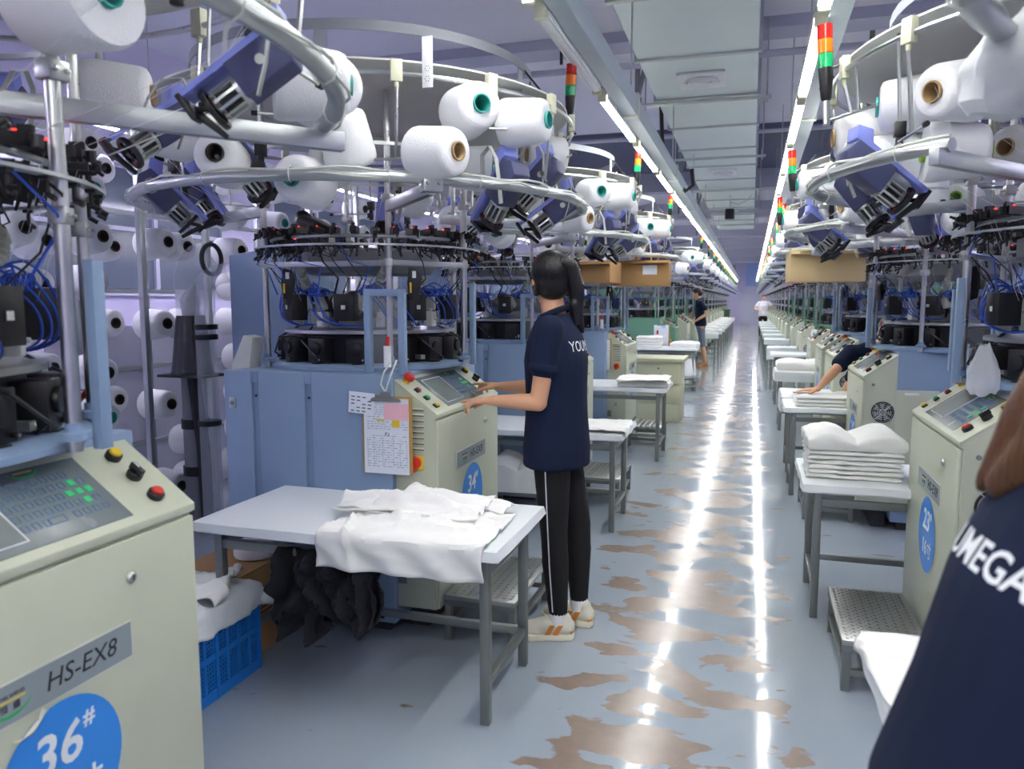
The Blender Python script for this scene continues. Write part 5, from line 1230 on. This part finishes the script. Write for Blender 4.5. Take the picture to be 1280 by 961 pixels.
    MB().tube([nk + F * cos(t) * .062 * k + Lf * sin(t) * .066 * k + Z * (.0 - .025 * cos(t)) * k for t in [2 * pi * i / 24 for i in range(24)]], [.014 * k] * 24, 8, True).build('collar', shirt, e)
    for S, E in ((sl, el), (sr, er)):
        a = S.lerp(E, sleeve - .02); b_ = S.lerp(E, sleeve + .07); MB().cyl(a, b_, .0615 * k, .0625 * k, n=24).build('sleeve_cuff', shirt, e, .002)
    if legs:
        Q = [('ell', hip - Z * .02, (.105 * k, .145 * k, .1 * k), Matrix((F, Lf, Z)).transposed())]
        for (h, kn, a, t) in lg:
            Q += [('cap', h - Z * .05 * k, kn, .084 * k, .06 * k)]
            if not short: Q += [('cap', kn, kn.lerp(a, .3), .058 * k, .06 * k), ('cap', kn.lerp(a, .3), a + Z * .035, .06 * k, .042 * k)]
        fuse('trousers', Q, max(.008, vox), bottoms, e, 4, False)
        if shoes:
            for (h, kn, a, t) in lg: shoe(e, a, t, k, bare_feet)
    return e, so, J, body
def shoe(e, a, t, k, plain=False):
    d = Vector((t.x - a.x, t.y - a.y, 0)).normalized(); s_ = Vector((0, 0, 1)).cross(d); c = Vector((a.x, a.y, 0)); W = lambda f, l, z: tuple(c + d * f * k + s_ * l * k + Vector((0, 0, z * k)))
    M = Matrix.Translation(c) @ Matrix((d, s_, Vector((0, 0, 1)))).transposed().to_4x4()
    def outline(g): return [((-.068 - g) * k, 0), ((-.058 - g) * k, .026 * k + g), (-.02 * k, .034 * k + g), (.05 * k, .032 * k + g), (.11 * k, .045 * k + g), (.155 * k, .036 * k + g), ((.182 + g) * k, .0), (.155 * k, -.036 * k - g), (.11 * k, -.045 * k - g), (.05 * k, -.032 * k - g), (-.02 * k, -.034 * k - g), ((-.058 - g) * k, -.026 * k - g)]
    SHM = mat('shoe_cream', 'D9D6C2', .7); SOLE = mat('shoe_sole', 'ECE6CC', .6); ORG = mat('shoe_orange', 'D98A3C', .6)
    if plain: SHM = mat('sandal_tan', 'B98A64', .7); SOLE = SHM
    up = fuse('shoe', [('cap', W(-.035, 0, .055), W(.05, 0, .06), .039 * k, .04 * k), ('cap', W(.05, 0, .058), W(.13, 0, .042), .04 * k, .034 * k), ('cap', W(.1, .0, .035), W(.14, 0, .034), .042 * k, .034 * k), ('cap', W(-.03, 0, .06), W(-.025, 0, .085), .034 * k, .034 * k)], .006, SHM, e, 3, False)
    MB().prism(outline(.004), 0, .03 * k, 0, M).build('sole', SOLE, up, .006)
    if plain: return
    for sg in (-1, 1):
        for f in (.0, .035): MB().prism([(f, .03), (f + .022, .03), (f + .0, .072), (f - .022, .072)], -.001, .004, 0, M @ Matrix.Translation((0, sg * .036 * k, 0)) @ Matrix(((1, 0, 0, 0), (0, 0, 1, 0), (0, 1, 0, 0), (0, 0, 0, 1)))).build('side_stripe', ORG, up)
    MB().lathe([(.036, .03), (.04, .035), (.038, .065), (.034, .07)], 10, 0, M @ Matrix.Translation((-.03 * k, 0, 0)), a0=pi * .7, a1=pi * 1.3).build('heel_patch', ORG, up)
    for q in range(4): MB().tube([W(.045 + .02 * q, -.024, .075 - .008 * q), W(.05 + .02 * q, 0, .088 - .009 * q), W(.045 + .02 * q, .024, .075 - .008 * q)], .0035, 6).build('lace', WHITEP, up)
    MB().cyl(a + Vector((0, 0, -.02)), a + Vector((0, 0, .06 if s_.y else .06)), .04 * k, .04 * k, n=18).build('sock', CLOTH, e)
def print_on(txt, size, shirt_o, parent, C, right, up, sx=1, material=TXTW, name='back_print', bold=.0):
    """lay lettering on a curved garment: each vertex is pushed along the view of the back onto the cloth"""
    right = Vector(right).normalized(); up = Vector(up); up = (up - right * up.dot(right)).normalized(); nrm = right.cross(up)
    o = text(txt, size, name, material, parent, Matrix(), extrude=0, bold=bold)
    bm = bmesh.new(); bm.from_mesh(o.data)
    bmesh.ops.triangulate(bm, faces=bm.faces)
    for _ in range(3):
        ed = [x for x in bm.edges if x.calc_length() * sx > .012]
        if ed: bmesh.ops.subdivide_edges(bm, edges=ed, cuts=1); bmesh.ops.triangulate(bm, faces=bm.faces)
    bv = BVHTree.FromPolygons([v.co for v in shirt_o.data.vertices], [p.vertices for p in shirt_o.data.polygons])
    C = Vector(C)
    for v in bm.verts:
        p = C + right * v.co.x * sx + up * v.co.y + nrm * .3
        h = bv.ray_cast(p, -nrm, .8)
        v.co = (h[0] + nrm * .0018) if h[0] is not None else (C + right * v.co.x * sx + up * v.co.y)
    bm.to_mesh(o.data); bm.free(); return o
# --- the woman at cabinet 34
J = dict(hip=(-.79, 3.2, .86), chest=(-.795, 3.2, 1.2), neck=(-.80, 3.205, 1.40), head=(-.835, 3.235, 1.535), sl=(-.785, 3.05, 1.335), sr=(-.80, 3.36, 1.335), el=(-.825, 3.02, 1.035), er=(-.91, 3.43, 1.05), wl=(-1.045, 3.055, 1.03), wr=(-1.135, 3.46, 1.045),
         hl=(-.79, 3.115, .84), hr=(-.785, 3.285, .84), kl=(-.775, 3.1, .46), kr=(-.71, 3.27, .47), al=(-.755, 3.1, .085), ar=(-.70, 3.27, .09), tl=(-.88, 3.07, .035), tr=(-.82, 3.29, .035))
def wr_shirt(J, F, Lf, k):
    h, c, n = J['hip'], J['chest'], J['neck']; Z = Vector((0, 0, 1)); g = .022
    return [(h - Z * .115, Lf * .19, F * .142), (h - Z * .03, Lf * .186, F * .142), (h.lerp(c, .3), Lf * .172, F * .132), (h.lerp(c, .6), Lf * .165, F * .13), (c, Lf * .178, F * .135), (c.lerp(n, .4), Lf * .175, F * .12), (c.lerp(n, .72), Lf * .13, F * .095), (c.lerp(n, .97), Lf * .07, F * .07)]
woman, so, JJ, body = person('ponytailed woman in navy polo pressing buttons on the cabinet', (-.78, 3.2), J, (-1, .04, 0), (-.5, .86, -.12), 'pony', vox=.0055, shirt_rings=wr_shirt, sleeve=.5,
    hands=[('wl', (-1, -.02, -.1), (.05, .1, -1), -1, (.08, .62, .7, .75)), ('wr', (-1, .35, .05), (-.1, -.1, -1), 1, (.1, .55, .65, .7))])
print_on('YOUMEGA', .062, so, woman, Vector((-.78 + .1 + .78, 3.2 - 3.2, 1.26)), (0, 1, 0), (0, 0, 1), .8)
cc = JJ['head']; b = [('cap', cc + Vector((.075, -.06, .07)), cc + Vector((.1, -.045, .06)), .034, .03), ('cap', cc + Vector((.1, -.045, .06)), cc + Vector((.125, -.03, -.03)), .034, .036), ('cap', cc + Vector((.125, -.03, -.03)), cc + Vector((.125, -.025, -.13)), .036, .03), ('cap', cc + Vector((.125, -.025, -.13)), cc + Vector((.15, -.02, -.215)), .03, .01), ('cap', cc + Vector((.12, -.05, -.1)), cc + Vector((.13, -.05, -.19)), .02, .006)]
fuse('ponytail', b, .006, HAIRB, woman, 3, False)
MB().tube([cc + Vector((.085 + .006 * cos(t), -.052 + .03 * sin(t), .066 + .03 * cos(t))) for t in [2 * pi * i / 14 for i in range(14)]], .006, 6, True).build('hair_band', BLACK, woman)
bv = None
tr_o = [c for c in woman.children if c.name.startswith('trousers')][0]
bv = BVHTree.FromPolygons([v.co for v in tr_o.data.vertices], [p.vertices for p in tr_o.data.polygons])
pts = []
for i in range(36):
    z = .77 - .64 * i / 35; kx = JJ['hl'].lerp(JJ['kl'], (.84 - z) / .38).x if z > .46 else JJ['kl'].lerp(JJ['al'], (.46 - z) / .375).x
    h = bv.ray_cast(Vector((kx - .012, -1, z)), Vector((0, 1, 0)))
    if h[0] is not None: pts.append(h[0] + Vector((0, -.001, 0)))
if len(pts) > 4: MB().tube(pts, .0028, 6).build('trouser_piping', mat('piping_white', 'D8D8DA', .6), woman)
# --- the woman in the right foreground, back to the aisle
J = dict(hip=(.31, .97, .86), chest=(.385, 1.01, 1.12), neck=(.445, 1.02, 1.315), head=(.51, 1.05, 1.44), sl=(.405, 1.15, 1.255), sr=(.43, .85, 1.25), el=(.40, 1.23, .98), er=(.5, .74, .98), wl=(.56, 1.34, .82), wr=(.66, .78, .9),
         hl=(.34, 1.06, .82), hr=(.36, .88, .82), kl=(.36, 1.06, .45), kr=(.37, .88, .45), al=(.34, 1.06, .085), ar=(.35, .88, .085), tl=(.47, 1.08, .035), tr=(.48, .87, .035))
def fg_shirt(J, F, Lf, k):
    h, c, n = J['hip'], J['chest'], J['neck']; Z = Vector((0, 0, 1))
    return [(h - Z * .12, Lf * .19, F * .155), (h, Lf * .185, F * .15), (h.lerp(c, .5), Lf * .178, F * .14), (c, Lf * .185, F * .138), (c.lerp(n, .4), Lf * .18, F * .122), (c.lerp(n, .72), Lf * .14, F * .1), (c.lerp(n, .97), Lf * .075, F * .075)]
fgw, so2, J2, _ = person('long-haired woman in navy shirt in the right foreground, seen from behind', (.38, .97), J, (.97, .22, 0), (.9, .3, -.3), 'pony', vox=.008, shirt_rings=fg_shirt, sleeve=.75, hairm=HAIRN,
    hands=[('wl', (.4, .5, -.6), (.3, -.3, -.8), -1, (.3, .35, .4, .45)), ('wr', (.8, .2, -.4), (.1, .2, -1), 1, (.3, .35, .4, .45))])
print_on('YOUMEGA', .054, so2, fgw, Vector((.24 - .38, 1.03 - .97, 1.158)), (.2, -.97, -.03), (.28, 0, 1), 1.0, bold=.001)
hc = J2['head']; V_ = lambda x, y, z: Vector((x - .38, y - .97, z))
fuse('long_hair', [('cap', V_(.44, 1.05, 1.48), V_(.40, 1.07, 1.39), .07, .07), ('cap', V_(.40, 1.07, 1.39), V_(.345, 1.09, 1.3), .066, .045), ('cap', V_(.345, 1.09, 1.3), V_(.29, 1.1, 1.215), .045, .012), ('cap', V_(.42, 1.0, 1.44), V_(.36, 1.02, 1.3), .075, .055), ('cap', V_(.36, 1.02, 1.3), V_(.30, 1.06, 1.225), .05, .02), ('cap', V_(.42, .93, 1.42), V_(.37, .94, 1.24), .07, .03)], .008, HAIRN, fgw, 4, False)
# --- the standing man with the board
DEN = mat('grey_denim', '6F7F92', .85, bump=.2, bs=200)
J = dict(hip=(-1.06, 17.4, .9), chest=(-1.07, 17.4, 1.26), neck=(-1.1, 17.4, 1.48), head=(-1.15, 17.4, 1.62), sl=(-1.06, 17.22, 1.41), sr=(-1.08, 17.58, 1.41), el=(-.92, 17.15, 1.17), er=(-1.15, 17.66, 1.15), wl=(-1.15, 17.12, 1.02), wr=(-1.35, 17.5, 1.08),
         hl=(-1.05, 17.32, .86), hr=(-1.05, 17.5, .86), kl=(-1.0, 17.3, .48), kr=(-1.02, 17.5, .48), al=(-.93, 17.3, .085), ar=(-.98, 17.5, .085), tl=(-1.05, 17.25, .035), tr=(-1.1, 17.5, .035))
mn, _, _, _ = person('man in dark polo and grey shorts reading a white board at the left machines', (-1.03, 17.4), J, (-1, .05, 0), (-.95, .1, -.3), 'short', vox=.011, female=False, bottoms=DEN, short=True, bare_feet=True, sleeve=.55, hands=[('wl', (-.9, .1, -.2), (0, .3, -1), -1, (.5, .5, .5, .5)), ('wr', (-.9, -.2, .1), (0, 0, -1), 1, (.4, .4, .4, .4))])
bd = MB().box(-.17, .17, -.12, .12, -.005, .005).build('writing_board', WHITEP, None, .002); bd.location = (-1.33, 17.2, 1.08); bd.rotation_euler = (0, R(38), 0); tag(bd, 'white tilted board held by the standing man', 'board')
# --- the bending worker on the right
KHAKI = mat('khaki_fabric', 'C4C2A0', .85, bump=.15, bs=200)
J = dict(hip=(.93, 6.68, .80), chest=(.9, 6.5, 1.03), neck=(.93, 6.36, 1.15), head=(.99, 6.3, 1.22), sl=(.74, 6.42, 1.06), sr=(1.06, 6.46, 1.09), el=(.61, 6.24, .92), er=(1.02, 6.4, .82), wl=(.49, 6.16, .79), wr=(.8, 6.35, .74),
         hl=(.80, 6.68, .77), hr=(.97, 6.68, .77), kl=(.62, 6.62, .44), kr=(.84, 6.62, .44), al=(.6, 6.68, .085), ar=(.84, 6.68, .085), tl=(.56, 6.57, .035), tr=(.82, 6.57, .035))
person('worker in navy shirt and khaki trousers bending over the right table', (.9, 6.4), J, (-.1, -1, 0), (0, -.8, -.6), 'short', vox=.008, female=False, bottoms=KHAKI, sleeve=.6, hands=[('wl', (-.9, -.1, -.1), (0, 0, -1), 1, (.08, .1, .12, .15)), ('wr', (-.7, -.4, -.1), (0, 0, -1), -1, (.3, .3, .3, .3))])
# --- the far person in white
WSH = mat('white_shirt', 'E8E8F2', .85)
J = dict(hip=(.42, 31, .88), chest=(.42, 31, 1.25), neck=(.42, 31, 1.45), head=(.43, 31, 1.58), sl=(.25, 31, 1.38), sr=(.59, 31, 1.38), el=(.13, 30.95, 1.15), er=(.75, 30.9, 1.25), wl=(.28, 30.8, 1.1), wr=(.9, 30.7, 1.2),
         hl=(.33, 31, .84), hr=(.51, 31, .84), kl=(.33, 31, .46), kr=(.51, 31, .46), al=(.33, 31, .085), ar=(.51, 31, .085), tl=(.33, 30.88, .035), tr=(.51, 30.88, .035))
person('person in white shirt and dark trousers standing far down the aisle', (.42, 31), J, (0, -1, 0), (.1, -1, 0), 'short', shirt=WSH, vox=.016, bare_feet=True, hands=[('wl', (.5, -.6, 0), (0, 0, -1), -1, (.4, .4, .4, .4)), ('wr', (.5, -.6, 0), (0, 0, -1), 1, (.4, .4, .4, .4))])
# white bag hanging from the nearest right machine, bag over cabinet 23

def soft_bag(name, loc, w_, h, d, seed, label, m):
    V = []; F = []; n, kz = 26, 16
    for k in range(kz + 1):
        t = k / kz; z = -h * (1 - t); pinch = .25 + .75 * min(1, (1 - t) * 1.8 + .05)
        if t < .12: pinch *= .75 + t * 2
        for i in range(n):
            a = 2 * pi * i / n; r = 1 + .16 * fnoise(cos(a) * 2, sin(a) * 2 + seed, z * 14) + .06 * sin(a * 9 + z * 30)
            V.append((cos(a) * w_ / 2 * pinch * r, sin(a) * d / 2 * pinch * r, z + .02 * fnoise(a, seed, z)))
    for k in range(kz):
        for i in range(n): j = (i + 1) % n; F.append((k * n + i, k * n + j, (k + 1) * n + j, (k + 1) * n + i))
    F.append(tuple(range(n)))
    o = MB().add(V, F, 0, True).build(name, m, loc=loc); tag(o, label, 'bag'); return o
FILM = mat('milky_film', 'E9EDEE', .3, var=.03, bump=.3, bs=14, alpha=.88)
soft_bag('plastic_bag', (.405, 1.55, 1.93), .15, .16, .1, 4.0, 'milky plastic bag hanging from the tube ring at the upper right corner', FILM)
soft_bag('plastic_bag', (.77, 3.0, 1.3), .1, .17, .05, 9.0, 'small clear plastic bag hanging behind the panel of cabinet 23', mat('clear_film', 'E2E6EA', .2, bump=.3, bs=20, alpha=.42))
